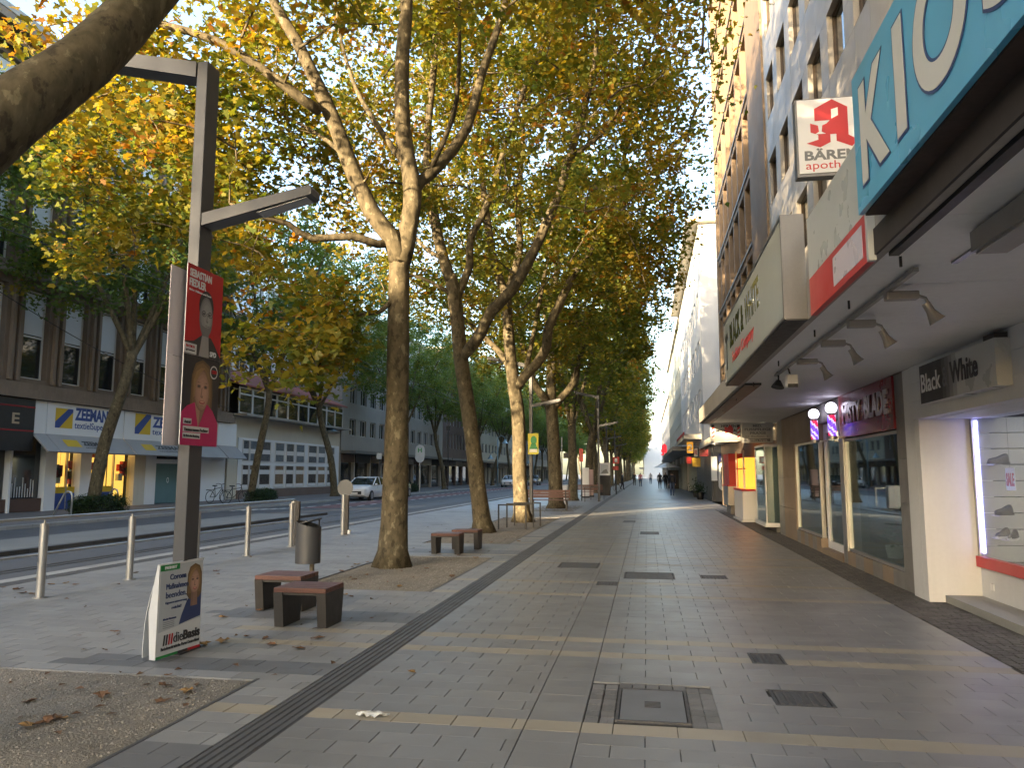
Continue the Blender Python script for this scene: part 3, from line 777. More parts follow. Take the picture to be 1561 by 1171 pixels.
# pharmacy sign facing the walkway
pa, pb = at_y(1211, 152, 12.0), at_y(1214, 270, 12.0)
x0, z1, z0 = pa.x, pa.z, pb.z; wd = (z1 - z0) * .93; x1 = x0 + wd
sg = thing('pharmacy_sign', 'white projecting pharmacy sign with red gothic A and cup emblem', 'sign', (x0, 12, z0))
box('case', M_lead, sg, x0, x1, 12.01, 12.2, z0, z1); box('face', M_white_t, sg, x0 + .03, x1 - .03, 11.995, 12.008, z0 + .05, z1 - .02)
box('bracket', M_lead, sg, x1, XB, 12.07, 12.13, z1 - .3, z1 - .24); box('bracket', M_lead, sg, x1, XB, 12.07, 12.13, z0 + .2, z0 + .26)
S = z1 - z0; p0 = (x0, 11.995, z0)
A = [(.10, .42), (.26, .46), (.26, .52), (.16, .56), (.16, .68), (.22, .70), (.22, .86), (.46, .97), (.66, .86), (.66, .50), (.78, .43), (.70, .35), (.50, .43), (.50, .52), (.42, .52), (.42, .42), (.28, .36)]
flat('emblem', M_brightred, sg, p0, XR, ZU, [(a * S * .88 + .03 * S, b * S) for a, b in A])
flat('emblem_gap', M_white_t, sg, p0, XR, ZU, [(a * S, b * S) for a, b in ((.42, .72), (.50, .76), (.50, .86), (.42, .84))], off=.0045)
mb = [(.14 + .0, .70), (.40, .70), (.36, .66), (.31, .64), (.30, .56), (.35, .53), (.22, .53), (.27, .56), (.26, .64), (.18, .67)]
flat('cup', M_white_t, sg, p0, XR, ZU, [(a * S, b * S) for a, b in mb], off=.006)
text('BÄREN', (x0 + .09 * S, 11.995, z0 + .20 * S), XR, ZU, .63 * S, .15 * S, M_grey_t, sg, bold=.035)
text('apotheke', (x0 + .10 * S, 11.995, z0 + .055 * S), XR, ZU, .66 * S, .13 * S, M_brightred, sg)
# spotlight track
M_lamp = mat('lamp grey', (.30, .29, .28), .4, metal=.4)
tr = thing('spotlight_track', 'grey spotlight track rail fixed under the canopy', 'track', (1.82, 8.4, 2.95))
box('rail', M_lamp, tr, 1.80, 1.835, 5.45, 11.2, 2.955, 2.985)
for y in (5.6, 7.5, 9.5, 11.0): box('clip', M_lamp, tr, 1.805, 1.83, y, y + .04, 2.985, 2.999)
def spot(y, label, cam_=False):
    o = thing('spotlight', label, 'spotlight', (1.82, y, 2.72), group='spotlights on the track')
    MB().box(1.79, 2.02, y - .045, y + .045, 2.89, 2.954, bev=.01).build('driver_box', M_lamp, o)
    MB().tube([(2.02, y, 2.92), (2.07, y, 2.90), (2.09, y, 2.85)], .012, 6).build('arm', M_lamp, o)
    MB().tube([(2.07, y, 2.86), (2.10, y, 2.80), (2.125, y - .01, 2.745), (2.14, y - .012, 2.72)], [.03, .032, .05, .062], 12).build('head', M_lamp, o, smooth='auto')
for y, lb in ((6.05, 'nearest grey spotlight with a hanging cable'), (7.15, 'second spotlight from the near end of the track'), (8.2, 'third spotlight from the near end of the track'), (9.5, 'fourth spotlight from the near end of the track')): spot(y, lb)
o = thing('spotlight', 'small black shaded spotlight at the far end of the track', 'spotlight', (1.82, 11, 2.75), group='spotlights on the track')
MB().cyl((1.82, 11, 2.95), (1.82, 11, 2.88), .012, n=6).build('stem', M_black, o); MB().tube([(1.82, 11, 2.88), (1.80, 10.98, 2.78)], [.03, .09], 10).build('head', M_black, o)
o = thing('security_camera', 'white camera box hanging at the far end of the spotlight track', 'camera', (1.84, 10.3, 2.7))
MB().cyl((1.83, 10.3, 2.95), (1.85, 10.3, 2.87), .012, n=6).build('stem', M_black, o); MB().box(1.79, 1.93, 10.2, 10.36, 2.70, 2.87, bev=.02).build('housing', M_wpl, o); box('lens', M_black, o, 1.80, 1.92, 10.185, 10.2, 2.695, 2.74)
o = thing('strip_light', 'long grey strip light housing under the near canopy', 'lamp', (1.95, 3, 2.85))
MB().box(1.86, 2.06, 1.0, 4.68, 2.86, 2.98).build('housing', M_lamp, o); box('diffuser', mat('old diffuser', (.30, .29, .27), .5, var=.2), o, 1.88, 2.04, 1.02, 4.66, 2.845, 2.859); box('conduit', M_lamp, o, 2.02, 2.06, 4.2, 5.4, 2.985, 2.999)

# ------------------------------------------------------------------ trees
LEAF_A = leaf_mat('plane leaf autumn', [(0.0, (.055, .105, .026)), (.4, (.115, .16, .032)), (.66, (.20, .195, .032)), (.88, (.28, .215, .03)), (.97, (.25, .165, .028)), (1.0, (.25, .12, .025))], .55)
LEAF_G = leaf_mat('plane leaf green', [(0.0, (.065, .125, .05)), (.5, (.11, .18, .06)), (.85, (.18, .21, .05)), (1.0, (.25, .2, .04))], .48)
BARK = bark_mat('plane bark', (.058, .050, .033), (.105, .09, .06), (.19, .17, .115))
BARK2 = bark_mat('plane bark dark', (.06, .05, .035), (.11, .095, .062), (.18, .16, .105))

def spline(pts, rad, step=0.35):
    P = [Vector(p) for p in pts]; out = []; ro = []
    for i in range(len(P) - 1):
        p0, p1, p2, p3 = P[max(i - 1, 0)], P[i], P[i + 1], P[min(i + 2, len(P) - 1)]
        n = max(2, int((p2 - p1).length / step))
        for k in range(n):
            t = k / n
            out.append(0.5 * ((2 * p1) + (p2 - p0) * t + (2 * p0 - 5 * p1 + 4 * p2 - p3) * t * t + (3 * p1 - p0 - 3 * p2 + p3) * t ** 3))
            ro.append(rad[i] * (1 - t) + rad[i + 1] * t)
    out.append(P[-1]); ro.append(rad[-1])
    return out, ro

LOBES = np.array([(0, 0), (.34, -.06), (.30, .20), (.62, .42), (.30, .52), (.16, .98), (0, 1.08), (-.16, .98), (-.30, .52), (-.62, .42), (-.30, .20), (-.34, -.06)]) * np.array([.82, .92])
SIMPLE = np.array([(0, 0), (.42, .28), (.22, .62), (0, 1.0), (-.22, .62), (-.42, .28)])
RHOMB = np.array([(0, 0), (.42, .5), (0, 1.0), (-.42, .5)])
def leaf_mesh(name, anchors, tones, per, size, spread, shape, rg, mat_, parent, droop=0.3):
    n = len(anchors) * per
    if n == 0: return None
    C = np.repeat(anchors, per, 0) + rg.normal(0, 1, (n, 3)) * spread * np.array([1, 1, .75])
    tn = np.clip(np.repeat(tones, per) + rg.normal(0, .13, n), 0, 1)
    s = size * rg.uniform(.65, 1.25, n)
    az = rg.uniform(0, 2 * np.pi, n)
    ti = rg.normal(-droop, .5, n)
    Y = np.column_stack([np.cos(az) * np.cos(ti), np.sin(az) * np.cos(ti), np.sin(ti)])
    ro = rg.normal(0, .6, n)
    X0 = np.column_stack([-np.sin(az), np.cos(az), np.zeros(n)]); Z0 = np.cross(X0, Y)
    X = X0 * np.cos(ro)[:, None] + Z0 * np.sin(ro)[:, None]; Z = np.cross(X, Y)
    k = len(shape)
    fold = np.abs(shape[:, 0]) * .35 - .12 * shape[:, 1] ** 2
    V = C[:, None, :] + s[:, None, None] * (shape[None, :, 0, None] * X[:, None, :] + shape[None, :, 1, None] * Y[:, None, :] + fold[None, :, None] * Z[:, None, :])
    V = V.reshape(-1, 3)
    me = bpy.data.meshes.new(name)
    me.vertices.add(n * k); me.vertices.foreach_set('co', V.ravel().astype(np.float32))
    me.loops.add(n * k); me.loops.foreach_set('vertex_index', np.arange(n * k, dtype=np.int32))
    me.polygons.add(n); me.polygons.foreach_set('loop_start', (np.arange(n) * k).astype(np.int32))
    try: me.polygons.foreach_set('loop_total', np.full(n, k, dtype=np.int32))
    except Exception: pass
    at = me.attributes.new('tone', 'FLOAT', 'POINT'); at.data.foreach_set('value', np.repeat(tn, k).astype(np.float32))
    me.materials.append(mat_); me.update(calc_edges=True)
    o = bpy.data.objects.new(name, me); col.objects.link(o); o.parent = parent
    o['kind'] = 'stuff'
    return o

def grow_tree(name, label, base, limbs, crown, seed, n_targets, per, leaf, shape, lmat, bmat, tone0, lower=None, extra_boxes=(), sides=14, dens=1.0, spread=.2, clear=None, group=None):
    """limbs: list of (points, radii) in world space; crown: (centre, radii)"""
    rg = np.random.default_rng(seed); pr = random.Random(seed)
    t = thing(name, label, 'tree', base, group=group); B = np.array(base, dtype=float)
    nodes = []; tr = MB(); first = True
    for pts, rad in limbs:
        P, Rr = spline(pts, rad)
        n = sides if rad[0] > .12 else 9
        if first:
            Q = P; rr = []
            for p, r in zip(P, Rr):
                h = p.z - base[2]; rr.append(r * (1 + .38 * math.exp(-h / .16)) if h < 1.5 else r)
            tr.tube(Q, rr, n + 6, jit=.035, rg=pr); first = False
        else: tr.tube(P, Rr, n, jit=.05, rg=pr)
        nodes += [(p.x, p.y, p.z) for p in P if p.z > base[2] + 3.2]
    trunk = tr.build('trunk', bmat, t, smooth=True)
    nodes = np.array(nodes); c, R = np.array(crown[0]), np.array(crown[1])
    d = rg.normal(size=(n_targets * 3, 3)); d /= np.linalg.norm(d, axis=1)[:, None]
    rad = rg.uniform(.25, 1, len(d)) ** .45
    T = c + d * rad[:, None] * R
    if lower is not None: T = T[T[:, 2] > lower + rg.uniform(0, .8, len(T))]
    T = T[:n_targets]
    for (bc, br, cnt) in extra_boxes: T = np.vstack([T, np.array(bc) + rg.normal(size=(cnt, 3)) * np.array(br)])
    if clear is not None: T = T[np.array([not clear(p) for p in T])]
    dn = np.array([np.min(np.linalg.norm(nodes - p, axis=1)) for p in T]); T = T[np.argsort(dn)]
    br = MB(); anch = []; tone = []
    N = nodes.copy()
    for p in T:
        dd = np.linalg.norm(N - p, axis=1) + np.maximum(0, N[:, 2] - p[2]) * .35
        q = N[np.argmin(dd)]; L_ = np.linalg.norm(p - q)
        if L_ < .15: continue
        mid = (p + q) / 2 + np.array([0, 0, .10 * L_]) + rg.normal(0, .05, 3) * L_
        pts = [Vector(q), Vector(q * .56 + mid * .44 + rg.normal(0, .025, 3) * L_), Vector(mid), Vector((mid + p) / 2 + rg.normal(0, .04, 3) * L_), Vector(p)]
        r0 = min(.05, .010 + .010 * L_)
        br.tube(pts, [r0, r0 * .85, r0 * .65, r0 * .5, .006], 5, cap=False)
        N = np.vstack([N, [tuple(x) for x in pts[1:]]])
        base_t = tone0 + rg.normal(0, .13) + .1 * (rg.random() < .12) * 2
        na = max(3, int((5 + L_ * 2.6) * dens))
        for _ in range(na):
            f = rg.uniform(.25, 1.0) ** .7; a = pts[min(3, int(f * 4))]; b_ = pts[min(4, int(f * 4) + 1)]; fr = f * 4 - int(f * 4)
            w_ = np.array(a) * (1 - fr) + np.array(b_) * fr
            off = rg.normal(0, 1, 3) * np.array([.38, .38, .26]) * min(1, .4 + L_ * .4)
            anch.append(w_ + off); tone.append(base_t + rg.normal(0, .07))
    br.build('branch', bmat, t, smooth=True, kind='stuff')
    A = np.array(anch); tn = np.array(tone)
    if clear is not None:
        kp = np.array([not clear(p) for p in A]); A, tn = A[kp], tn[kp]
    leaf_mesh('foliage', A - B, tn, per, leaf, spread, shape, rg, lmat, t)
    return t

def pxl(seq, y0, dys):
    return [at_y(u, v, y0 + dy) for (u, v), dy in zip(seq, dys)]
def lin(a, b, n): return [a + (b - a) * i / (n - 1) for i in range(n)]

ROW = 'plane trees along the walkway'
# nearest tree, whose limb crosses the top corner of the picture
b0 = (-4.75, 3.1, 0)
limbs = [([(-4.75, 3.1, -.05), (-4.72, 3.2, 1.2), (-4.6, 3.4, 2.4), (-4.3, 3.7, 3.25), at_y(0, 185, 4.0), at_y(60, 143, 4.2), at_y(130, 92, 4.5), at_y(190, 35, 4.8), at_y(240, -20, 5.1), (-3.4, 5.7, 6.6), (-2.9, 6.4, 8.4), (-2.4, 7.0, 10.5)], [.40, .36, .34, .30, .205, .195, .185, .175, .165, .13, .09, .04]),
         ([(-4.45, 3.55, 2.8), (-4.9, 3.2, 4.2), (-5.4, 2.8, 6.4), (-5.8, 2.2, 9.5), (-6, 2, 12.5)], [.26, .2, .16, .1, .04]),
         ([at_y(190, 35, 4.8), (-4.4, 5.6, 5.7), (-5.2, 6.6, 6.5), (-6.2, 7.6, 7.4)], [.09, .07, .05, .02])]
def screen(p):
    q = Vector(p) - Vector((0, 0, EYE)); w_ = q.dot(_F)
    if w_ < .5: return -9999, -9999, q.length
    return CX + F_PX * q.dot(_R) / w_, CY - F_PX * q.dot(_U) / w_, q.length
def clear0(p):                                   # the crown is open on its lower inner side
    u, v, d_ = screen(p)
    return (u > 70 and v > 60 and d_ < 11) or d_ < 3.6
TN = grow_tree('plane_tree', 'nearest plane tree whose thick limb crosses the upper left corner', b0, limbs, ((-4.3, 3.6, 11.4), (5.6, 5.4, 6.6)), 11, 330, 9, .15, LOBES, LEAF_A, BARK2, .62, lower=5.2, clear=clear0, group=ROW, extra_boxes=[((-4, 4.5, 16), (2.6, 3.0, 1.4), 70)])  # extra box: unseen crown-top leaves added to shade the right facades
# first full tree
y1 = 13.06
limbs = [(pxl([(598, 866), (601, 800), (604, 700), (606, 600), (607, 520), (608, 440), (609, 392)], y1, [0] * 7), [.255, .235, .215, .20, .195, .19, .185]),
         (pxl([(609, 400), (595, 360), (565, 321), (531, 243), (507, 180), (483, 127), (453, 63), (424, 15), (395, -60), (360, -200)], y1, lin(0, -1.5, 10)), [.19, .17, .155, .145, .135, .12, .105, .09, .07, .03]),
         (pxl([(610, 400), (624, 341), (629, 292), (621, 243), (614, 195), (613, 97), (619, 15), (622, -120), (618, -330)], y1, lin(0, .3, 9)), [.20, .175, .165, .155, .15, .135, .12, .09, .03]),
         (pxl([(632, 290), (641, 277), (673, 248), (711, 195), (736, 107), (760, 39), (775, -20), (800, -160)], y1, lin(.1, 1.4, 8)), [.12, .115, .11, .1, .085, .07, .055, .025]),
         (pxl([(600, 368), (575, 372), (536, 360), (473, 363), (439, 341), (400, 331), (350, 310)], y1, lin(0, -2.0, 7)), [.085, .08, .07, .06, .05, .035, .02]),
         (pxl([(485, 168), (460, 150), (400, 105), (330, 62), (240, 35), (150, 20)], y1, lin(-.9, -2.5, 6)), [.10, .09, .08, .07, .06, .03]),
         (pxl([(612, 440), (580, 475), (540, 480), (500, 500)], y1, lin(0, -.8, 4)), [.05, .04, .03, .015]),
         (pxl([(531, 243), (500, 215), (450, 185), (420, 170)], y1, lin(-.6, .6, 4)), [.05, .04, .03, .015]),
         (pxl([(616, 250), (585, 205), (545, 140), (520, 60), (505, -40)], y1, lin(.1, 1.4, 5)), [.06, .055, .045, .03, .02]),
         (pxl([(648, 275), (690, 180), (700, 90), (700, 0)], y1, lin(.5, -1.8, 4)), [.05, .045, .035, .02])]
rc = random.Random(5)
def clear1(p):
    u, v, _ = screen(p); x, y, z = p
    if 395 < u < 548 and 380 < v < 605: return False      # low hanging branch
    if y < 13.6 and -6.3 < x < 1.5 and z < EYE + .60 * math.hypot(x, y): return rc.random() > (.04 if v < 330 else 0.02)
    if u > 1110: return v > 120 or u > 1160
    if u > 1040: return v > 250 + (1110 - u) * 2.0
    if u > 560: return v > 330 or (v > 40 and rc.random() < .62)
    return v > 610 or (u > 540 and v > 470) or (u < 330 and v > 420)
TA = grow_tree('plane_tree', 'first full plane tree with forked mottled trunk behind the litter bin', (at_y(598, 866, y1).x, y1, 0), limbs, ((-3.8, 13.2, 11.2), (6.0, 5.4, 6.8)), 21, 520, 12, .135, LOBES, LEAF_A, BARK, .6, lower=5.2, clear=clear1, group=ROW,
               extra_boxes=[(tuple(at_y(450, 450, 11.6)), (1.0, .8, .6), 18), (tuple(at_y(440, 560, 11.4)), (.6, .6, .3), 9), (tuple(at_y(560, 520, 12.6)), (.35, .5, .5), 10), (tuple(at_y(505, 520, 12.2)), (.5, .5, .35), 9), (tuple(at_y(430, 490, 11.8)), (.6, .6, .5), 8), (tuple(at_y(230, 230, 12.5)), (1.2, 1.2, 1.1), 90), (tuple(at_y(190, 330, 13)), (.8, 1.0, .6), 24), (tuple(at_y(390, 240, 13.5)), (.9, 1.2, .9), 18), ((-4, 12, 16.8), (2.4, 2.4, 1.3), 60)])  # last box adds out-of-view top leaves that cast shade on the facades
# second tree
y2 = 20.97
limbs = [(pxl([(737, 814), (728, 740), (722, 687), (713, 619), (703, 551), (697, 487), (690, 436), (686, 420)], y2, [0] * 8), [.25, .225, .215, .21, .205, .2, .19, .175]),
         (pxl([(688, 430), (673, 385), (663, 336), (653, 282), (652, 200), (662, 100), (668, 0), (670, -120)], y2, lin(0, -1.2, 8)), [.17, .16, .145, .13, .11, .09, .07, .03]),
         (pxl([(693, 470), (702, 440), (716, 404), (717, 365), (741, 316), (760, 258), (775, 204), (804, 122), (838, 39), (850, -60)], y2, lin(0, 1.0, 10)), [.10, .12, .115, .11, .1, .09, .08, .07, .05, .03]),
         (pxl([(704, 548), (716, 532), (734, 506), (750, 474), (779, 444), (805, 400), (824, 360), (853, 292), (867, 243), (887, 180), (906, 97), (912, 20), (920, -80)], y2, lin(0, -2.6, 13)), [.12, .17, .165, .16, .155, .145, .13, .11, .1, .085, .065, .05, .02]),
         (pxl([(867, 243), (880, 232), (916, 204), (955, 146), (985, 90), (1010, 20)], y2, lin(-1.8, -3.4, 6)), [.07, .065, .055, .045, .035, .02]),
         (pxl([(676, 395), (650, 380), (625, 350), (600, 310)], y2, lin(0, 1.2, 4)), [.07, .06, .045, .02]),
         (pxl([(690, 450), (660, 432), (630, 420), (590, 425)], y2, lin(0, -.6, 4)), [.06, .05, .04, .02])]
def clear2(p):
    u, v, _ = screen(p); x, y, z = p
    if y < 21.5 and -7 < x < 1.0 and z < EYE + .36 * y: return rc.random() > .06
    if u > 1100: return v > 60
    if u > 1050: return v > 170 + (1100 - u) * 2
    if u > 900: return v > 470
    return v > 520 or (u > 660 and v > 120 and rc.random() < .35)
def clear3(p):
    u, v, _ = screen(p); x, y, z = p
    return y < 26 and -7 < x < 1.0 and z < EYE + .24 * y and rc.random() > .08
TB = grow_tree('plane_tree', 'leaning plane tree beside the far pair of stools, trunk bent to the left', (at_y(737, 814, y2).x, y2, 0), limbs, ((-3.6, 20.8, 11.4), (5.9, 5.0, 6.9)), 31, 470, 13, .15, SIMPLE, LEAF_A, BARK, .6, lower=5.6, clear=clear2, group=ROW, extra_boxes=[((-3.8, 20.5, 16.8), (2.4, 2.2, 1.4), 70)])  # extra leaves above the frame, added to block sun from the fins
# third tree, trunk in the sun
y3 = 25.73
limbs = [(pxl([(797, 798), (794, 760), (792, 722), (790, 636), (783, 585), (779, 551), (775, 508), (773, 465), (770, 440)], y3, [0] * 9), [.29, .255, .235, .225, .22, .2, .19, .175, .16]),
         (pxl([(771, 450), (756, 410), (745, 350), (735, 270), (730, 180), (725, 60)], y3, lin(0, .9, 6)), [.16, .15, .13, .11, .08, .04]),
         (pxl([(788, 592), (800, 574), (818, 555), (833, 529), (836, 500), (852, 465), (877, 414), (899, 384), (925, 340), (945, 270), (965, 180)], y3, lin(0, -2.4, 11)), [.16, .17, .165, .16, .155, .14, .125, .11, .09, .07, .03]),
         (pxl([(776, 560), (762, 538), (741, 517), (711, 489), (690, 470)], y3, lin(0, 1.4, 5)), [.11, .11, .1, .08, .05]),
         (pxl([(772, 460), (782, 420), (792, 380), (790, 310), (796, 230), (800, 120)], y3, lin(0, -.6, 6)), [.15, .14, .12, .1, .08, .04]),
         (pxl([(800, 574), (815, 500), (830, 420), (845, 330), (860, 240)], y3, lin(0, 1.5, 5)), [.09, .08, .07, .055, .03])]
TC = grow_tree('plane_tree', 'plane tree with golden sunlit trunk behind the bike rack', (at_y(797, 798, y3).x, y3, 0), limbs, ((-3.5, 25.9, 11.4), (5.7, 4.6, 6.8)), 41, 420, 12, .17, SIMPLE, LEAF_A, BARK, .58, lower=6.0, clear=clear3, group=ROW, extra_boxes=[((-3.8, 26.5, 16.8), (2.4, 2.4, 1.4), 70)])  # extra box thickens the unseen crown top for more shade
y4 = 36.19
limbs = [(pxl([(848, 777), (846, 720), (843, 660), (840, 617)], y4, [0] * 4), [.35, .31, .29, .28]),
         (pxl([(840, 625), (827, 604), (812, 580), (800, 540), (790, 480), (790, 380)], y4, lin(0, -1.5, 6)), [.22, .2, .17, .14, .1, .04]),
         (pxl([(840, 622), (840, 578), (842, 530), (846, 450), (850, 360), (850, 280)], y4, lin(0, .8, 6)), [.26, .24, .2, .16, .1, .04]),
         (pxl([(841, 625), (856, 606), (874, 584), (884, 545), (900, 480), (920, 400)], y4, lin(0, -1.0, 6)), [.2, .18, .16, .13, .09, .04])]
TD = grow_tree('plane_tree', 'dark plane tree standing behind the red slatted bench', (at_y(848, 777, y4).x, y4, 0), limbs, ((-4.0, 36.2, 11.0), (6.0, 4.8, 6.6)), 51, 380, 11, .2, SIMPLE, LEAF_A, BARK2, .48, lower=5.6, group=ROW)

def stock_tree(seed, lmat, bmat, tone, h=18, rad=5.4, trunk=.3, low=4.6, n=230, per=7, leaf=.26, shape=RHOMB, fork=4.6, label='', base=(0, 0, 0), group=None, lean=0.0, name='plane_tree'):
    pr = random.Random(seed); bx, by, bz = base
    top = (bx + lean + pr.uniform(-.2, .2), by + pr.uniform(-.2, .2), fork)
    limbs = [([(bx, by, bz - .05), (bx + lean * .3 + pr.uniform(-.08, .08), by, fork * .4), (bx + lean * .8, by, fork * .8), top], [trunk, trunk * .9, trunk * .82, trunk * .78])]
    for i in range(5):
        a = i * 1.257 + pr.uniform(-.4, .4); sp = pr.uniform(.45, .8) * rad
        e = (top[0] + math.cos(a) * sp, top[1] + math.sin(a) * sp, h - pr.uniform(1.5, 4.5))
        m_ = (top[0] + math.cos(a) * sp * .45, top[1] + math.sin(a) * sp * .45, fork + (h - fork) * .33)
        limbs.append(([(top[0], top[1], top[2] - .3), m_, e], [trunk * .5, trunk * .34, .03]))
    return grow_tree(name, label, base, limbs, ((bx, by, (h + low) / 2 + .4), (rad, rad, (h - low) / 2)), seed, n, per, leaf, shape, lmat, bmat, tone, lower=low, sides=10, group=group)
# walkway row continues
P1 = stock_tree(61, LEAF_A, BARK2, .42, label='plane tree next past the red bench tree by the sandwich board', base=(-4.4, 46.5, 0), group=ROW)
P2 = stock_tree(62, LEAF_A, BARK2, .46, label='sixth plane tree of the walkway row, slightly tilted', base=(-4.3, 56, 0), group=ROW, lean=.4)
far_row = ['plane tree beyond the red traffic signs on the walkway', 'plane tree just past the bicycle at the walkway benches', 'mid distance plane tree in the walkway row']
yy = 65.0; i = 0
while yy < 290:
    src = (P1, P2)[i % 2]
    lb = far_row[i] if i < 3 else 'far plane tree among those closing the walkway row'
    clone(src, (-4.4 + rnd.uniform(-.25, .25), yy, 0), rnd.uniform(0, 6.28), lb, rnd.uniform(.9, 1.08)); yy += rnd.uniform(9, 10.5); i += 1
LROW = 'street trees before the far shops'
L1 = stock_tree(71, LEAF_G, BARK2, .5, h=18.5, rad=6.3, trunk=.27, low=7.4, n=420, per=11, leaf=.19, shape=SIMPLE, fork=6.8, label='green street tree rising from the round hedge before the textile shop', base=(-22.6, 28.7, 0), group=LROW, lean=1.5)
L2 = stock_tree(72, LEAF_G, BARK2, .45, h=17, rad=5.5, trunk=.22, low=6.8, n=330, per=10, leaf=.2, shape=SIMPLE, fork=6.4, label='slim green street tree beside the parked bicycle', base=(-21.9, 40.3, 0), group=LROW, lean=1.1)
for i, (yb, lb) in enumerate(((53.5, 'street tree standing just before the parked white car'), (66.5, 'street tree rising from the low hedge before the grey block'), (80, 'street tree past the grey block shop window'), (93, 'far street tree before the brown facade'), (106, 'far street tree by the blue double lamp'))):
    clone((L1, L2)[i % 2], (-21.2 if i else -22.4, yb, 0), rnd.uniform(0, 6.28), lb, rnd.uniform(.85, 1.0))
yy = 119
while yy < 260:
    clone((L1, L2)[int(yy) % 2], (-20.8, yy, 0), rnd.uniform(0, 6.28), 'distant street tree in the row before the far shops', rnd.uniform(.9, 1.05)); yy += 12
for i, yb in enumerate((8,)):
    clone((L1, L2)[i % 2], (-22, yb, 0), rnd.uniform(0, 6.28), 'street tree across the road beside the camera position', .95)
for i, yb in enumerate((-7, -18)):
    clone((P1, P2)[i % 2], (-4.4, yb, 0), rnd.uniform(0, 6.28), 'plane tree of the walkway row behind the viewer', 1.0)

# ------------------------------------------------------------------ left side: facades across the road
XL = -26.0
def yl(u, v=740): return at_x(u, v, XL).y
M_stone = mat('brown sandstone', (0.185, 0.14, 0.105), 0.85, var=0.25, scale=0.8, fine=25, bump=0.3, bscale=30, streak=0.2)
M_stone2 = mat('sandstone rib', (0.215, 0.165, 0.125), 0.85, var=0.25, scale=0.9, fine=25, bump=0.3, bscale=30, streak=0.2)
M_wfr = mat('white window frame', (.62, .62, .62), .4, var=.05)
M_blind = mat('white blind', (.62, .66, .70), .6, var=.06)
M_cream = mat('cream render', (.58, .54, .45), .8, var=.12, scale=.6, fine=20, streak=.08)
M_gbeige = mat('grey beige render', (.33, .31, .28), .8, var=.14, scale=.5, fine=20, streak=.12)
M_bbr = mat('dull brown brick', (.17, .12, .10), .85, var=.2, scale=.8, fine=30, streak=.1)
M_roof = mat('red roof tile', (.32, .11, .09), .8, var=.25, scale=2, fine=20)
M_warm = mat('lit shop interior', (.7, .42, .08), .6, emit=(1.0, .55, .10), estr=.2, var=.2, scale=1.5)
M_warmw = mat('lit shop ceiling', (.8, .75, .6), .6, emit=(1.0, .82, .5), estr=1.0)
M_yel = mat('yellow print', (.62, .42, .02), .45, var=.05); M_zblue = mat('blue print', (.03, .07, .28), .45, var=.05)
M_teal = mat('teal shutter', (.11, .20, .21), .6, var=.12, scale=1, streak=.1)
M_zwhite = mat('white sign panel', (.74, .76, .79), .45, var=.06, scale=.8)
M_awn = mat('grey awning panel', (.32, .32, .33), .6, var=.12, scale=.8)

st = thing('stone_building', 'tall brown sandstone commercial building with fluted piers across the road', 'building', (XL, 30, 0))
SY0, SY1 = 14.0, 44.6
pitch = 2.36; wy = [28.22 + i * pitch for i in range(-6, 7)]
ops = [(y, y + 1.4, z, z + 3.9) for y in wy for z in (5.65, 10.5, 15.2) if y + 1.4 < SY1 - .2]
facade(MB(), 1, XL, SY0, SY1, 4.75, 20.0, ops, d=.35).build('wall', M_stone, st)
box('body', M_ind, st, XL - 14, XL - .6, SY0, SY1, 0, 20.0)
for y, _, z, _ in ops:
    wn = window(st, (XL - .28, y + .7, z), '+x', 1.38, 3.88, M_wfr, G_dark, bars=0, transom=.48, fr=.08, sill=M_stone2)
    b = MB().box(-.6, .6, -.02, -.005, 1.95, 3.75).build('blind', M_blind, wn)
for y in wy + [wy[-1] + pitch]:
    yc = y - (pitch - 1.4) / 2
    if not SY0 + .5 < yc < SY1 - .3: continue
    for dy in (-.26, .12): box('pier_rib', M_stone2, st, XL + .005, XL + .16, yc + dy, yc + dy + .16, 5.5, 19.4)
for z, p, h in ((4.75, .45, .35), (5.1, .25, .3), (9.9, .14, .35), (14.6, .14, .35), (19.4, .5, .3), (19.7, 1.1, .35)):
    box('cornice', M_stone2, st, XL + .165, XL + .17 + p, SY0, SY1 - .01, z, z + h)
box('roof_slab', M_fascia, st, XL - 14, XL + 1.3, SY0, SY1, 20.06, 20.35)
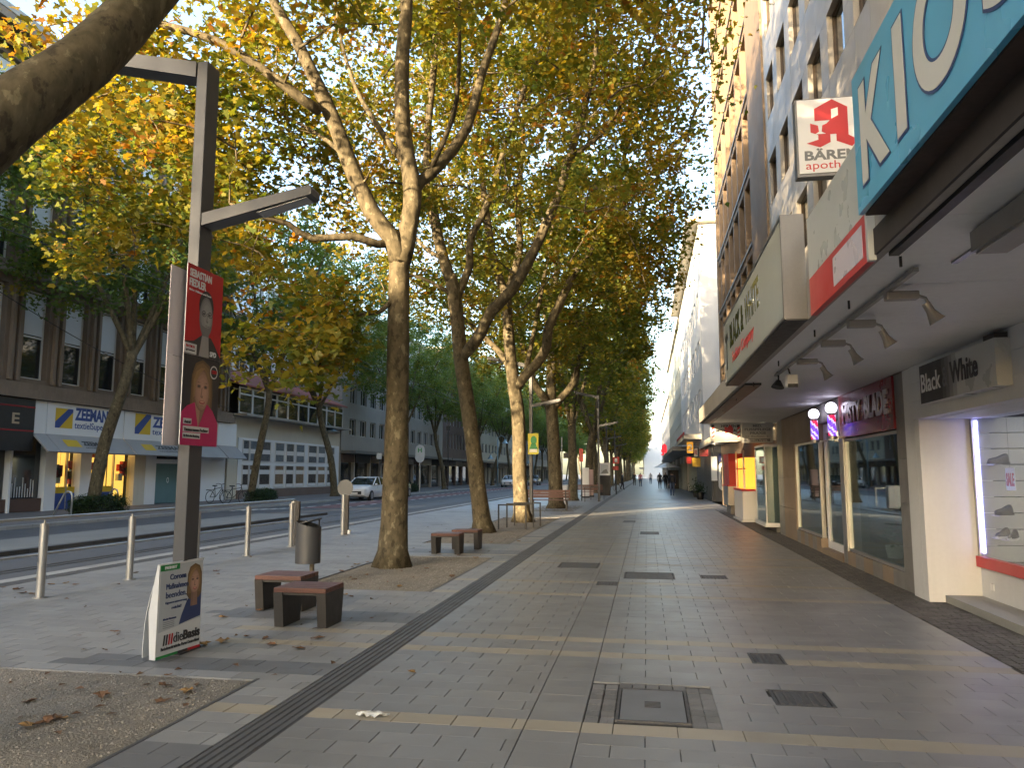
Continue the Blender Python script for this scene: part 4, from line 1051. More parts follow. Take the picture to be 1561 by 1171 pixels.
# ground floor
gf = [(yl(12), yl(16), 'p'), (yl(16), yl(66), 'dark'), (yl(66), yl(84), 'p'), (yl(84), yl(106), 'lit'), (yl(120), yl(137), 'p'), (yl(106), yl(120), 'lit'), (yl(137), yl(176), 'lit'), (yl(177), yl(203), 'door'), (yl(203), yl(220), 'b'), (yl(220), yl(236), 'p'), (yl(236), yl(278), 'teal'), (yl(278), SY1, 'p'), (SY0, yl(12), 'dark')]
for a, b, kd in gf:
    if kd == 'p': box('pillar', M_zwhite, st, XL - .4, XL + .03, a + .01, b - .01, -.02, 3.3)
    elif kd == 'b': box('pillar', M_cream, st, XL - .4, XL + .01, a + .01, b - .01, -.02, 3.3)
    elif kd == 'teal':
        box('shutter', M_teal, st, XL - .25, XL - .1, a, b, 0, 2.15); box('lintel', M_zwhite, st, XL - .3, XL, a, b, 2.16, 2.4); box('fanlight', G_dark, st, XL - .25, XL - .15, a, b, 2.41, 3.3)
        text('O', (XL - .1, (a + b) / 2 - .1, 1.1), YR, ZU, .2, .3, M_white_t, st, name='mark')
    elif kd == 'dark':
        w_ = box('shop_window', M_alu, st, XL - .3, XL - .2, a + .01, a + .08, .55, 3.3); box('pane', G_dark, w_, XL - .26, XL - .24, a + .08, b - .01, .55, 3.3); box('plinth', mat('brown plinth', (.10, .055, .04), .7), st, XL - .3, XL - .05, a + .01, b - .01, 0, .545)
        n = 9
        for i in range(n): box('white_bar', M_wpl, w_, XL - .235, XL - .225, a + .3 + i * (b - a - .5) / n, a + .34 + i * (b - a - .5) / n, .6, 1.2 + .25 * math.sin(i * 1.9))
    else:
        w_ = box('shop_window' if kd == 'lit' else 'door', M_alu, st, XL - .3, XL - .2, a + .01, a + .07, -.02, 3.3)
        box('pane', G_clear, w_, XL - .26, XL - .25, a + .07, b - .01, 0 if kd == 'door' else .75, 3.3)
        if kd == 'lit': box('blue_print', M_zblue, w_, XL - .262, XL - .2, a + .07, b - .01, 0, .72); box('yellow_print', M_yel, w_, XL - .262, XL - .21, a + .07, b - .01, .722, 1.0)
        box('interior', M_warm, st, XL - .58, XL - .56, a + .05, b - .02, 0, 3.3) if kd == 'door' else box('interior', M_warm, st, XL - .59, XL - .55, a + .05, b - .02, 1.0, 3.3)
        box('shop_light', M_warmw, w_, XL - .5, XL - .4, a + .2, b - .15, 3.0, 3.05)
        for i in range(5):
            yb = a + .2 + (b - a - .4) * rnd.random(); zb = 1.02 + rnd.random() * .9
            box('display_item', [M_brightred, M_wpl, M_ind, M_pink][i % 4], w_, XL - .5, XL - .32, yb, min(b - .1, yb + .3), zb, zb + .35)
wn_ = thing('window_banner', 'red shop window banner with pale capital letters', 'banner', (XL, yl(146), 2.5))
ba, bb = yl(140), yl(165); box('cloth', M_brightred, wn_, XL - .2, XL - .19, ba, bb, 2.38, 2.75); text('WOCHE', (XL - .19, ba + .1, 2.46), YR, ZU, bb - ba - .2, .2, M_yel, wn_, bold=.02)
# textile shop signs and awning
for i, (a, b, lb) in enumerate(((yl(58, 640), yl(177, 640), 'white textile shop sign left of the street tree with yellow and blue emblem'), (yl(178, 640), yl(322, 640), 'white textile shop sign partly hidden by the lamp post posters'))):
    sg = thing('shop_sign', lb, 'sign', (XL + .4, (a + b) / 2, 3.3), group='textile shop signs')
    box('panel', M_zwhite, sg, XL + .04, XL + .45, a, b - .03, 3.32, 4.72)
    ap = [(XL + .452, a, 3.315), (XL + .452, b - .03, 3.315), (XL + 1.25, b - .03, 2.55), (XL + 1.25, a, 2.55)]
    MB().prism(ap, (-.04, 0, -.05)).build('awning_panel', M_awn, sg)
    w0 = min(b - a, 7.5); s_ = w0 / 6.0; ea = a + .55 * s_ + (.0 if i == 0 else .1)
    p0 = (XL + .45, ea, 3.62); e = 1.05 * min(1, s_)
    flat('emblem', M_yel, sg, p0, YR, ZU, [(0, 0), (e * 1.2, 0), (e * 1.2, e), (0, e)])
    flat('emblem_stripe', M_zblue, sg, p0, YR, ZU, [(0, 0), (.3 * e, 0), (e * 1.2, .85 * e), (e * 1.2, e), (e * .85, e), (0, .3 * e)], off=.006)
    text('ZEEMAN', (XL + .45, ea + e * 1.35, 4.02), YR, ZU, 2.6 * s_, .58, M_zblue, sg, bold=.045)
    text('textielSupers', (XL + .45, ea + e * 1.35, 3.55), YR, ZU, 2.6 * s_, .40, M_zblue, sg, bold=.012)
    ud = (Vector((XL + .452, 0, 3.315)) - Vector((XL + 1.25, 0, 2.55))).normalized()
    flat('awning_emblem', M_yel, sg, Vector((XL + 1.0, ea + .2, 2.79)), YR, ud, [(0, 0), (.9, 0), (.9, .45), (0, .45)])
    text('ZEEMAN', Vector((XL + .92, ea + 1.3, 2.868)), YR, ud, 1.9 * s_, .28, M_black_t, sg, bold=.04)
    text('textielSupers', Vector((XL + 1.08, ea + 1.3, 2.715)), YR, ud, 1.7 * s_, .15, M_black_t, sg)
box('sign_pier', M_zwhite, st, XL + .04, XL + .44, yl(38, 640), yl(57, 640), 3.32, 4.72)
MB().prism([(XL + .44, yl(38, 640), 3.315), (XL + .44, yl(57, 640), 3.315), (XL + 1.25, yl(57, 640), 2.55), (XL + 1.25, yl(38, 640), 2.55)], (-.04, 0, -.05)).build('awning_panel', M_awn, st)
a, b = yl(323, 640), SY1 - .05
sg = thing('corner_sign', 'plain white sign block at the end of the textile shop', 'sign', (XL + .4, a, 3.3)); box('panel', M_zwhite, sg, XL + .04, XL + .45, a, b + .5, 3.32, 4.72)
MB().prism([(XL + .452, a, 3.315), (XL + .452, b + .5, 3.315), (XL + 1.25, b + .5, 2.55), (XL + 1.25, a, 2.55)], (-.04, 0, -.05)).build('awning_panel', M_awn, sg)
sg = thing('shop_sign', 'black fascia sign with red lines and pale letter at the picture edge', 'sign', (XL + .3, 24, 2.7))
box('panel', M_black, sg, XL + .04, XL + .5, 20, yl(37, 640), 2.55, 4.72)
for z in (4.35, 3.35): box('red_line', M_redp, sg, XL + .5, XL + .51, 20, yl(37, 640), z, z + .07)
text('E', (XL + .5, yl(2, 640), 3.65), YR, ZU, .38, .45, mat('bronze letter', (.45, .36, .25), .4), sg, bold=.02)

# white two storey building with poster windows
wb = thing('white_building', 'low white building with rows of poster windows and a long glazed upper floor', 'building', (XL, 54, 0))
WY0, WY1 = 44.65, 62.9
facade(MB(), 1, XL, WY0, WY1, 0, 5.3, [(yl(330), yl(345), 0, 3.4)], d=.4).build('wall', M_cream, wb)
box('body', M_ind, wb, XL - 12, XL - .45, WY0, WY1, 0, 7.4)
box('door', G_dark, wb, XL - .3, XL - .25, yl(330) + .02, yl(345) - .02, 0, 2.3); box('door_panel', M_zwhite, wb, XL - .3, XL - .2, yl(330) + .02, yl(345) - .02, 2.31, 3.38)
box('panel_wall', M_zwhite, wb, XL + .005, XL + .06, yl(360), WY1 - .3, .55, 3.95)
box('plinth', M_bbr, wb, XL + .005, XL + .09, yl(360), WY1 - .3, -.02, .545)
M_img = [mat('dark poster picture', (.05, .045, .045), .3, var=.7, scale=3), mat('blue grey picture', (.14, .17, .2), .3, var=.4, scale=4), mat('brown picture', (.22, .15, .09), .3, var=.4, scale=4), mat('slate picture', (.09, .10, .115), .3, var=.5, scale=3)]
pw = [(yl(a), yl(b)) for a, b in ((366, 376), (377, 390), (392, 409), (416, 430), (433, 445), (448, 461), (467, 480), (482, 493), (496, 507))]
for i, (a, b) in enumerate(pw):
    for r, (z0, z1) in enumerate(((.62, 2.2), (2.42, 3.82))):
        w_ = MB(); t = .05
        for q in ((a, a + t, z0, z1), (b - t, b, z0, z1), (a + t, b - t, z0, z0 + t), (a + t, b - t, z1 - t, z1)): w_.box(XL + .061, XL + .12, *q)
        w_ = w_.build('poster_window', M_wfr, wb)
        box('picture', M_img[(i * 2 + r * 3) % 4], w_, XL + .062, XL + .075, a + t, b - t, z0 + t, z1 - t)
        zm = z0 + (.95 if r == 0 else .52)
        box('label_strip', M_wpl, w_, XL + .0755, XL + .082, a + t, b - t, zm, zm + .3)
        if r == 0: box('label_strip', M_wpl, w_, XL + .0755, XL + .082, a + t, b - t, z0 + t, z0 + .26)
box('canopy', M_fascia, wb, XL - .2, XL + 1.0, WY0 + .6, WY1, 5.3, 5.45)
n = 10
for i in range(n):
    a = WY0 + .8 + i * (WY1 - WY0 - 1.0) / n; b = WY0 + .8 + (i + 1) * (WY1 - WY0 - 1.0) / n
    window(wb, (XL + .3, (a + b) / 2, 5.46), '+x', b - a - .01, 1.75, M_wfr, G_dark, bars=0, transom=.74, fr=.1)
mb = MB().prism([(XL + .6, WY0 + .3, 7.25), (XL + .6, WY1 + .1, 7.25), (XL - 5, WY1 + .1, 9.4), (XL - 5, WY0 + .3, 9.4)], (0, 0, .12)); mb.build('roof', M_roof, wb)
lamp_y = yl(504, 655)
# taller block behind the white building
bk = thing('rear_building', 'pale banded office block rising behind the low white building', 'building', (XL - 5, 54, 0))
facade(MB(), 1, XL - 5.0, 44.7, 63, 8.5, 19, [(45.2 + i * 2.2, 47.0 + i * 2.2, z, z + 1.6) for i in range(8) for z in (9.6, 12.6, 15.6)]).build('wall', M_zwhite, bk)
box('body', M_ind, bk, XL - 15, XL - 5.3, 44.7, 63, 7.4, 19)
for i in range(8):
    for z in (9.6, 12.6, 15.6): window(bk, (XL - 5.15, 46.1 + i * 2.2, z), '+x', 1.78, 1.58, M_wfr, G_dark, bars=1)
# grey apartment block, brown block and the row beyond
def block(name, label, y0, y1, h, m, pit_w, ww, wh, z0, fl, shops=True, seed=0, side=1, x=XL, fm=M_wfr, sill=None, bars=1, skew=False):
    pr = random.Random(seed); xx = x
    o = thing(name, label, 'building', (xx, (y0 + y1) / 2, 0))
    n = int((y1 - y0 - .8) / pit_w); off = (y1 - y0 - n * pit_w) / 2
    op = [(y0 + off + i * pit_w + (pit_w - ww) / 2, y0 + off + i * pit_w + (pit_w + ww) / 2, z0 + k * fl, z0 + k * fl + wh) for i in range(n) for k in range(int((h - z0 - .3) / fl + .35)) if z0 + k * fl + wh < h - .4]
    facade(MB(), side, xx, y0, y1, 3.6 if shops else 0, h, op).build('wall', m, o)
    bx0, bx1 = (xx - 12, xx - .3) if side > 0 else (xx + .3, xx + 12)
    if skew:                                   # body skewed along the sun direction so light passes the gap
        dy = -21.6; ft = [(bx1, y0, 0), (bx1, y1, 0), (bx0, y1 + dy, 0), (bx0, y0 + dy, 0)]
        MB().prism(ft, (0, 0, h)).build('body', m, o); MB().prism([(a_, b_, h) for a_, b_, _ in ft], (0, 0, .25)).build('roof', M_fascia, o)
    else: box('body', M_ind, o, bx0, bx1, y0, y1, 0, h); box('roof', M_fascia, o, min(bx0, xx + side * .25), max(bx1, xx + side * .25), y0 - .05, y1 + .05, h, h + .3)
    for s_ in (() if skew else (y0, y1)): box('end_wall', m, o, min(bx0, xx - side * .31), max(bx1, xx - side * .001), s_ - .02 if s_ == y0 else s_ - .05, s_ + .05 if s_ == y0 else s_ + .02, 0, h)
    for a, b, c, e in op: window(o, (xx - side * .15, (a + b) / 2, c), '+x' if side > 0 else '-x', b - a - .02, e - c - .02, fm, G_dark, bars=bars, sill=sill)
    if shops:
        box('canopy', M_lead, o, min(xx - side * .2, xx + side * 1.3), max(xx - side * .2, xx + side * 1.3), y0 + .1, y1 - .1, 3.35, 3.62)
        yy = y0 + .2
        while yy < y1 - 2.5:
            wd_ = pr.uniform(2.5, 5)
            wd_ = min(wd_, y1 - .2 - yy)
            s0 = box('shop_window', M_alu, o, min(xx - side * .3, xx - side * .2), max(xx - side * .3, xx - side * .2), yy, yy + .1, 0, 3.3)
            box('pane', G_dark, s0, min(xx - side * .27, xx - side * .25), max(xx - side * .27, xx - side * .25), yy + .1, yy + wd_ - .25, .4, 2.6)
            c = pr.choice([M_black, M_tan, M_cream, M_ind, M_bbr, M_lead])
            box('shop_fascia', c, s0, min(xx - side * .28, xx + side * .05), max(xx - side * .28, xx + side * .05), yy + .1, yy + wd_ - .25, 2.62, 3.3)
            if pr.random() < .7: box('display', pr.choice([M_warm, M_tan, M_redp, M_inl]), s0, min(xx - side * .29, xx - side * .272), max(xx - side * .29, xx - side * .272), yy + .3, yy + wd_ - .6, .9, 2.2)
            box('pillar', m, o, min(xx - side * .3, xx + side * .02), max(xx - side * .3, xx + side * .02), yy + wd_ - .24, yy + wd_ - .01, 0, 3.34)
            yy += wd_
    return o
block('apartment_block', 'grey beige apartment block with dark shop canopy behind the parked cars', 63.2, 97, 16.5, M_gbeige, 2.6, 1.5, 1.5, 5.0, 2.9, seed=3, sill=M_fascia)
block('brown_block', 'narrow brown block with slit windows past the grey apartments', 97.2, 116, 18, M_bbr, 1.8, .8, 2.0, 5.0, 3.1, seed=4)
block('office_block', 'distant pale office block far down the opposite side', 116.3, 150, 17, M_cream, 2.8, 1.6, 1.5, 5.0, 3.0, seed=5)
block('office_block', 'farthest grey block on the opposite side of the road', 150.3, 215, 19, M_gbeige, 3.2, 1.8, 1.6, 5.0, 3.1, seed=6)
# unseen rest of the row, heights, skew and gap shaped to steer the sun
block('office_block', 'grey block across the road level with the viewer', -11.0, 13.8, 12.2, M_gbeige, 3.0, 1.6, 1.6, 5.0, 3.1, seed=7, bars=0, skew=True)
block('office_block', 'block beside the gap left for the sun behind the viewer', -29.8, -15.2, 12.2, M_cream, 3.0, 1.6, 1.6, 5.0, 3.1, seed=8, bars=0, skew=True)
block('office_block', 'last block of the opposite row behind the viewer', -75, -30.0, 17.0, M_bbr, 3.0, 1.6, 1.6, 5.0, 3.1, seed=9, bars=0, skew=True)  # out of view; made tall to keep sun off the canopy signs

block('sun_blocker', 'unseen low block added in the gap to bar the lowest sun', -15.15, -11.05, 7.6, M_wht, 2.0, 1.2, 1.4, 4.6, 3.1, seed=21, bars=0, skew=True)  # unseen block added to keep low sun off the near ground
# right side beyond the cross street
rb = thing('white_corner_building', 'tall white corner building with projecting eave beyond the cross street', 'building', (3.4, 55, 0))
YC = 46.2
op = [(48.0 + i * 2.7, 49.5 + i * 2.7, z, z + 1.6) for i in range(9) for z in (5.2, 8.2, 11.2, 13.9)]
facade(MB(), -1, 3.35, YC, 74, 3.3, 16.6, op).build('wall', M_wht, rb)
box('gable_wall', M_wht, rb, 3.352, 15, YC - .02, YC + .15, 3.3, 16.6); box('body', M_ind, rb, 3.7, 15, YC + .16, 74, 3.3, 16.6)
for a, b, c, e in op: window(rb, (3.35 + .15, (a + b) / 2, c), '-x', b - a - .02, e - c - .02, M_wfr, G_dark, bars=1, sill=M_fascia)
MB().prism([(2.6, YC - .5, 16.6), (16, YC - .5, 16.6), (16, 74.5, 16.6), (2.6, 74.5, 16.6)], (0, 0, .28)).build('eave', M_cream, rb)
M_dgrey = mat('slate grey cladding', (.075, .08, .09), .5, var=.1)
box('corner_base', M_dgrey, rb, 3.9, 15, YC + .3, YC + .5, -.01, 3.28); box('shop_body', M_dgrey, rb, 3.75, 15, YC + .51, 60, -.01, 3.28)
box('white_corner', M_wpl, rb, 3.72, 4.05, YC + .02, YC + .29, 1.2, 2.6)
def rrect(x0, x1, z0, z1, r, n=5):
    out = []
    for cx, cz_, a0 in ((x1 - r, z1 - r, 0), (x0 + r, z1 - r, 90), (x0 + r, z0 + r, 180), (x1 - r, z0 + r, 270)):
        for i in range(n + 1): a = R_(a0 + 90 * i / n); out.append((cx + r * math.cos(a), cz_ + r * math.sin(a)))
    return out
fr_ = MB(); o_ = rrect(4.12, 6.3, .62, 2.25, .28); i_ = rrect(4.27, 6.15, .77, 2.1, .2); n = len(o_)
fr_.add([(a, YC + .22, b) for a, b in o_] + [(a, YC + .22, b) for a, b in i_] + [(a, YC + .31, b) for a, b in o_], [(k, (k + 1) % n, (k + 1) % n + n, k + n) for k in range(n)] + [(k, k + 2 * n, (k + 1) % n + 2 * n, (k + 1) % n) for k in range(n)])
w_ = fr_.build('rounded_window', M_wpl, rb); MB().add([(a, YC + .285, b) for a, b in i_], [tuple(range(n))]).build('pane', G_dark, w_)
bs = box('blue_sign', mat('navy sign', (.02, .03, .13), .4), rb, 4.15, 6.3, YC + .2, YC + .29, 2.32, 2.75)
text('Sozial', (4.9, YC + .2, 2.56), XR, ZU, .8, .12, M_white_t, rb); text('Beratung im Kiez', (4.3, YC + .2, 2.37), XR, ZU, 1.6, .13, M_white_t, rb)
box('canopy', M_lead, rb, 1.9, 3.74, 58, 90, 3.3, 3.6); box('canopy_band', M_cream, rb, 2.3, 3.34, 48, 58, 3.7, 4.0); box('canopy_rail', M_brightred, rb, 2.25, 2.3, 47.5, 58, 3.95, 4.1)
sf = block('office_block', 'pale green grey facade further down the right side', 74.3, 120, 17, mat('green grey render', (.34, .37, .35), .8, var=.1), 3.0, 1.5, 1.6, 5.2, 3.0, seed=12, side=-1, x=3.6)
block('office_block', 'last pale facade of the right side before the open end', 120.3, 210, 15, M_wht, 3.2, 1.5, 1.6, 5.2, 3.0, seed=13, side=-1, x=4.2)
block('end_building', 'bright white building closing the far end of the street', 255, 300, 14, M_wht, 3.2, 1.5, 1.6, 5.2, 3.0, seed=14, side=-1, x=-1)

# ------------------------------------------------------------------ lamp post with posters
M_post = mat('grey lamp post', (.085, .088, .095), .45, metal=.3, var=.12, scale=1.5, streak=.06)
M_postd = mat('lamp underside', (.05, .05, .055), .5)
def lamp_post(loc, h, label, low=4.02, poles=True, group='angular grey lamp posts'):
    x, y = loc; o = thing('lamp_post', label, 'lamp post', (x, y, 0), group=group)
    box('pole', M_post, o, x - .058, x + .058, y - .105, y + .105, 0, h, bev=.006)
    a = MB()
    a.prism([(x - .06, y - .12, h - .16), (x - .06, y - .12, h - .002), (x - 1.75, y - .12, h + .36), (x - 1.75, y - .12, h + .24)], (0, .24, 0)); a.build('upper_arm', M_post, o)
    box('upper_lens', M_postd, o, x - 1.7, x - 1.1, y - .09, y + .09, h + .08, h + .1)
    b = MB(); b.prism([(x + .064, y - .1, low - .06), (x + .064, y - .1, low + .06), (x + 1.15, y - .1, low + .27), (x + 1.17, y - .1, low + .24), (x + 1.17, y - .1, low + .18)], (0, .2, 0)); la = b.build('lower_arm', M_post, o)
    q = MB(); q.prism([(x + .62, y - .08, low + .042), (x + 1.12, y - .08, low + .162), (x + 1.12, y - .08, low + .156), (x + .62, y - .08, low + .036)], (0, .16, 0)); q.build('lower_lens', mat('lamp glass', (.35, .36, .37), .25), la)
    box('base_plate', M_postd, o, x - .1, x + .1, y - .17, y + .17, 0, .015)
    return o
LX, LY = -4.205, 6.60
lamp_post((LX, LY), 5.62, 'angular grey lamp post with two arms carrying election posters')
lamp_post((-4.42, 29.8), 5.9, 'sunlit angular lamp post by the golden trunk, yellow poster on it', low=4.25)
lamp_post((-2.75, 45.5), 6.2, 'dark angular lamp post further along with red traffic boards', low=4.4)
for i, y in enumerate((60, 76)): lamp_post((-3.0, y), 6.0, ['far angular lamp post past the benches', 'farthest angular lamp post on the walkway'][i], low=4.3)

M_prred = mat('poster red', (.52, .012, .02), .35, var=.04); M_prdark = mat('poster charcoal', (.025, .025, .03), .35, var=.1)
M_skin = mat('printed skin', (.46, .27, .19), .4, var=.05); M_hairb = mat('printed blond hair', (.28, .17, .075), .45, var=.15, scale=30); M_mag = mat('poster magenta', (.55, .012, .13), .35, var=.04)
M_gskin = mat('grey printed skin', (.34, .33, .325), .4, var=.05); M_gdk = mat('dark grey print', (.035, .035, .038), .4); M_gm = mat('mid grey print', (.17, .17, .17), .4)
M_pboard = mat('poster back board', (.62, .55, .55), .55, var=.06); M_pgreen = mat('poster green', (.02, .26, .06), .4); M_lip = mat('printed lips', (.38, .08, .08), .4)
M_navy = mat('printed navy', (.035, .055, .15), .4, var=.1); M_pwhite = mat('poster white', (.66, .67, .67), .35, var=.04); M_pale = mat('poster pale grey', (.48, .51, .53), .35, var=.08, scale=3)
def tone(m_, f):
    c = {'printed skin': (.46, .27, .19), 'grey printed skin': (.34, .33, .325), 'printed blond hair': (.28, .17, .075), 'dark grey print': (.035, .035, .038)}[m_.name]
    return mat(m_.name + ' %.2f' % f, tuple(min(.8, x * f) for x in c), .42, var=.06, scale=30)
def face(o, p, r, u, s, cx, cy, skin, hair, kind):
    lay = [0.002]
    def f(m_, pts):
        lay[0] += .0003; flat('portrait', m_, o, p, r, u, [(cx + a * s, cy + b * s) for a, b in pts], lay[0])
    sk = lambda t: tone(skin, t)
    man = kind == 'man'; aw, bh = (.112, .195) if man else (.098, .150)
    if not man:
        f(tone(hair, .55), [(-.135, -.02), (-.13, .10), (-.09, .19), (0, .225), (.09, .19), (.13, .10), (.14, -.02), (.135, -.15), (.09, -.21), (-.09, -.21), (-.14, -.15)])
        f(tone(hair, .8), [(-.12, 0), (-.115, .10), (-.075, .175), (0, .205), (.075, .17), (.11, .08), (.12, -.05), (.11, -.14), (-.115, -.14)])
    else: f(tone(hair, 1.0), ell(0, .10, .122, .155, 22))
    f(sk(.5), [(-.062, -.30), (.062, -.30), (.055, -.08), (-.055, -.08)]); f(sk(.62), [(-.03, -.30), (.062, -.30), (.055, -.10), (-.01, -.10)])
    for t, k_, dx in ((.55, 1.0, 0), (.75, .93, .003), (.9, .84, .006), (1.05, .70, .010), (1.2, .45, .016)): f(sk(t), ell(dx, -.004 * (1 - k_) * 10, aw * k_, bh * k_, 26))
    if man: f(sk(.62), [(-.095, -.05), (-.075, -.13), (-.03, -.185), (.03, -.185), (.08, -.13), (.098, -.05), (.07, -.085), (.035, -.095), (-.03, -.095), (-.065, -.085)])
    else:
        f(tone(hair, 1.15), [(-.105, -.06), (-.11, .06), (-.08, .13), (-.02, .165), (.03, .165), (-.03, .125), (-.075, .06), (-.09, -.05)]); f(tone(hair, .95), [(.02, .165), (.08, .13), (.108, .05), (.108, -.06), (.092, -.04), (.082, .06), (.045, .12)])
    ey = .028
    for sx in (-1, 1):
        f(sk(.6), ell(sx * .042, ey, .026, .015, 14)); f(tone(M_gdk, 1.2), ell(sx * .042, ey, .014, .007, 12)); f(sk(.45), [(sx * .018, ey + .026), (sx * .05, ey + .033), (sx * .068, ey + .024), (sx * .05, ey + .026)])
        if man:
            out = ell(sx * .045, ey, .038, .028, 20); inn_ = ell(sx * .045, ey, .033, .023, 20)
            for k_ in range(20): f(tone(M_gdk, 1.0), [out[k_], out[(k_ + 1) % 20], inn_[(k_ + 1) % 20], inn_[k_]])
    if man: f(tone(M_gdk, 1.0), [(-.008, ey + .004), (.008, ey + .004), (.008, ey + .009), (-.008, ey + .009)])
    f(sk(.72), [(-.020, -.048), (.012, -.05), (.004, .02), (-.008, .02)]); f(sk(1.25), [(-.002, -.036), (.010, -.038), (.006, .015), (.0, .015)]); f(sk(.5), ell(-.003, -.05, .014, .004, 10))
    f(M_lip if not man else sk(.5), ell(.002, -.085, .036, .013 if not man else .008, 16)); f(tone(skin, 1.45), ell(.002, -.082, .027, .006 if not man else .003, 14))
    f(sk(.7), ell(0, -.11, .02, .004, 10))
XF = LX + .072
def board_pair(zb, h, label, front):
    o = thing('election_poster', label, 'poster', (LX, LY, zb), group='posters tied to the lamp post')
    p = Vector((XF + .008, 6.30, zb)); W = .60
    box('front_board', M_pwhite, o, XF, XF + .0075, 6.30, 6.90, zb, zb + h); box('back_board', M_pboard, o, LX - .115, LX - .108, 6.33, 6.90, zb, zb + h)
    MB().prism([(LX - .108, 6.89, zb), (XF, 6.89, zb), (XF, 6.894, zb), (LX - .108, 6.894, zb)], (0, 0, h)).build('side_fold', M_pboard, o)
    front(o, p, W, h); return o
def spd(o, p, W, h):
    flat('red_ground', M_prred, o, p, YR, ZU, [(0, 0), (W, 0), (W, h), (0, h)], .001)
    text('SEBASTIAN', p + Vector((.002, .03, h - .115)), YR, ZU, .36, .075, M_white_t, o, bold=.03); text('FIEDLER', p + Vector((.002, .03, h - .205)), YR, ZU, .27, .075, M_white_t, o, bold=.03)
    text('Sicher. Mülheim und Essen', p + Vector((.002, .03, h - .25)), YR, ZU, .36, .02, M_white_t, o)
    flat('suit', M_gdk, o, p, YR, ZU, [(0, 0), (W, 0), (W, .02), (.50, .13), (.42, .20), (.26, .20), (.14, .13), (0, .11)], .003)
    flat('shirt', M_gskin, o, p, YR, ZU, [(.23, 0), (.40, 0), (.38, .20), (.27, .20)], .0034)
    face(o, p, YR, ZU, 1.0, .325, .385, M_gskin, M_gdk, 'man')
    flat('caption_box', M_pwhite, o, p, YR, ZU, [(.0, .005), (.19, .005), (.19, .1), (0, .1)], .0045); text('Für DICH', p + Vector((.005, .02, .06)), YR, ZU, .13, .022, M_brightred, o); text('gewinnt', p + Vector((.005, .02, .022)), YR, ZU, .14, .022, M_gdk, o)
    text('SPD', p + Vector((.004, .41, .02)), YR, ZU, .11, .05, M_white_t, o, bold=.03)
def lady(o, p, W, h):
    flat('dark_ground', M_prdark, o, p, YR, ZU, [(0, 0), (W, 0), (W, h), (0, h)], .001)
    flat('jacket', M_mag, o, p, YR, ZU, [(0, 0), (W, 0), (W, .22), (.5, .34), (.40, .40), (.27, .16), (.20, .40), (.08, .36), (0, .3)], .006)
    flat('neckline', M_skin, o, p, YR, ZU, [(.27, .16), (.40, .40), (.20, .40)], .003)
    face(o, p, YR, ZU, 1.3, .31, .52, M_skin, M_hairb, 'woman')
    for a, b, c, t in ((.03, .20, .13, 'Astrid'), (.03, .13, .42, 'Timmermann-Fechter'), (.03, .07, .28, 'Für Sie in den Bundestag')):
        flat('caption_box', M_pwhite, o, p, YR, ZU, [(a, b - .008), (a + c, b - .008), (a + c, b + .045), (a, b + .045)], .0072); text(t, p + Vector((.0082, a + .012, b)), YR, ZU, c - .03, .028, M_gdk, o, bold=.02)
    flat('badge', M_pwhite, o, p, YR, ZU, ell(.50, h - .12, .065, .065, 20), .004); flat('badge', M_prdark, o, p, YR, ZU, ell(.50, h - .12, .052, .052, 20), .0046); text('CDU', p + Vector((.005, .455, h - .135)), YR, ZU, .09, .035, M_brightred, o, bold=.03)
board_pair(2.70, .84, 'red election poster with a grey portrait of a man in glasses and suit', spd)
board_pair(1.86, .835, 'dark election poster of a smiling blond person in a magenta jacket', lady)
# folded cardboard stand round the foot of the lamp post
o = thing('folding_poster_stand', 'white folding poster stand with campaign lettering round the lamp post foot', 'poster stand', (-4.15, 6.4, 0))
A0, A1 = Vector((-4.165, 6.17, .015)), Vector((-4.10, 6.73, .015)); r_ = (A1 - A0).normalized(); W = (A1 - A0).length; n_ = r_.cross(ZU)
def bowed(p0, r, n, W, h, m, name, lean):
    mb = MB(); k = 8; vs = []
    for j in range(k + 1):
        t = j / k; off = lean * t + .05 * math.sin(math.pi * t)
        for s_ in (0, W): vs.append(p0 + r * s_ + ZU * (h * t) + n * (off + 0))
    mb.add(vs, [(2 * j, 2 * j + 1, 2 * j + 3, 2 * j + 2) for j in range(k)]); ob = mb.build(name, m, o)
    md = ob.modifiers.new('solid', 'SOLIDIFY'); md.thickness = .006; md.offset = -1; return ob
MB().prism([A0, A1, A1 + ZU * .80, A0 + ZU * .80], -n_ * .006).build('front_panel', M_pwhite, o)
B0 = A0 - n_ * .175 + r_ * .05; bowed(B0, r_, -n_, W, .80, M_pwhite, 'back_panel', -.15)
C0 = A0 - r_ * .002
MB().add([C0, C0 - n_ * .06, C0 - n_ * .09 + ZU * .4, C0 - n_ * .02 + ZU * .80, C0 + ZU * .80], [(0, 1, 2, 3, 4)]).build('side_panel', M_pwhite, o)
P = A0; tx = lambda s_, a, b, w_, h_, m_, **k: text(s_, P + r_ * a + ZU * b, r_, ZU, w_, h_, m_, o, **k)
flat('photo_ground', M_pale, o, P, r_, ZU, [(.02, .22), (W - .01, .27), (W - .01, .785), (.02, .785)], .001)
flat('green_tab', M_pgreen, o, P, r_, ZU, [(.01, .74), (.25, .74), (.25, .79), (.01, .79)], .003); tx('FREIHEIT', .06, .752, .15, .025, M_white_t, bold=.03, off=.006)
tx('Corona', .13, .655, .21, .05, M_navy, bold=.02, off=.004); tx('Maßnahmen', .09, .575, .28, .05, M_navy, off=.004); tx('beenden.', .09, .50, .26, .055, M_navy, off=.004)
tx('Eigenverantwortung', .09, .445, .27, .026, M_navy, bold=.01, off=.004); tx('reicht!', .17, .40, .12, .026, M_navy, bold=.02, off=.004)
tx('Martin Neumann', .07, .315, .16, .018, M_navy, bold=.02, off=.004)
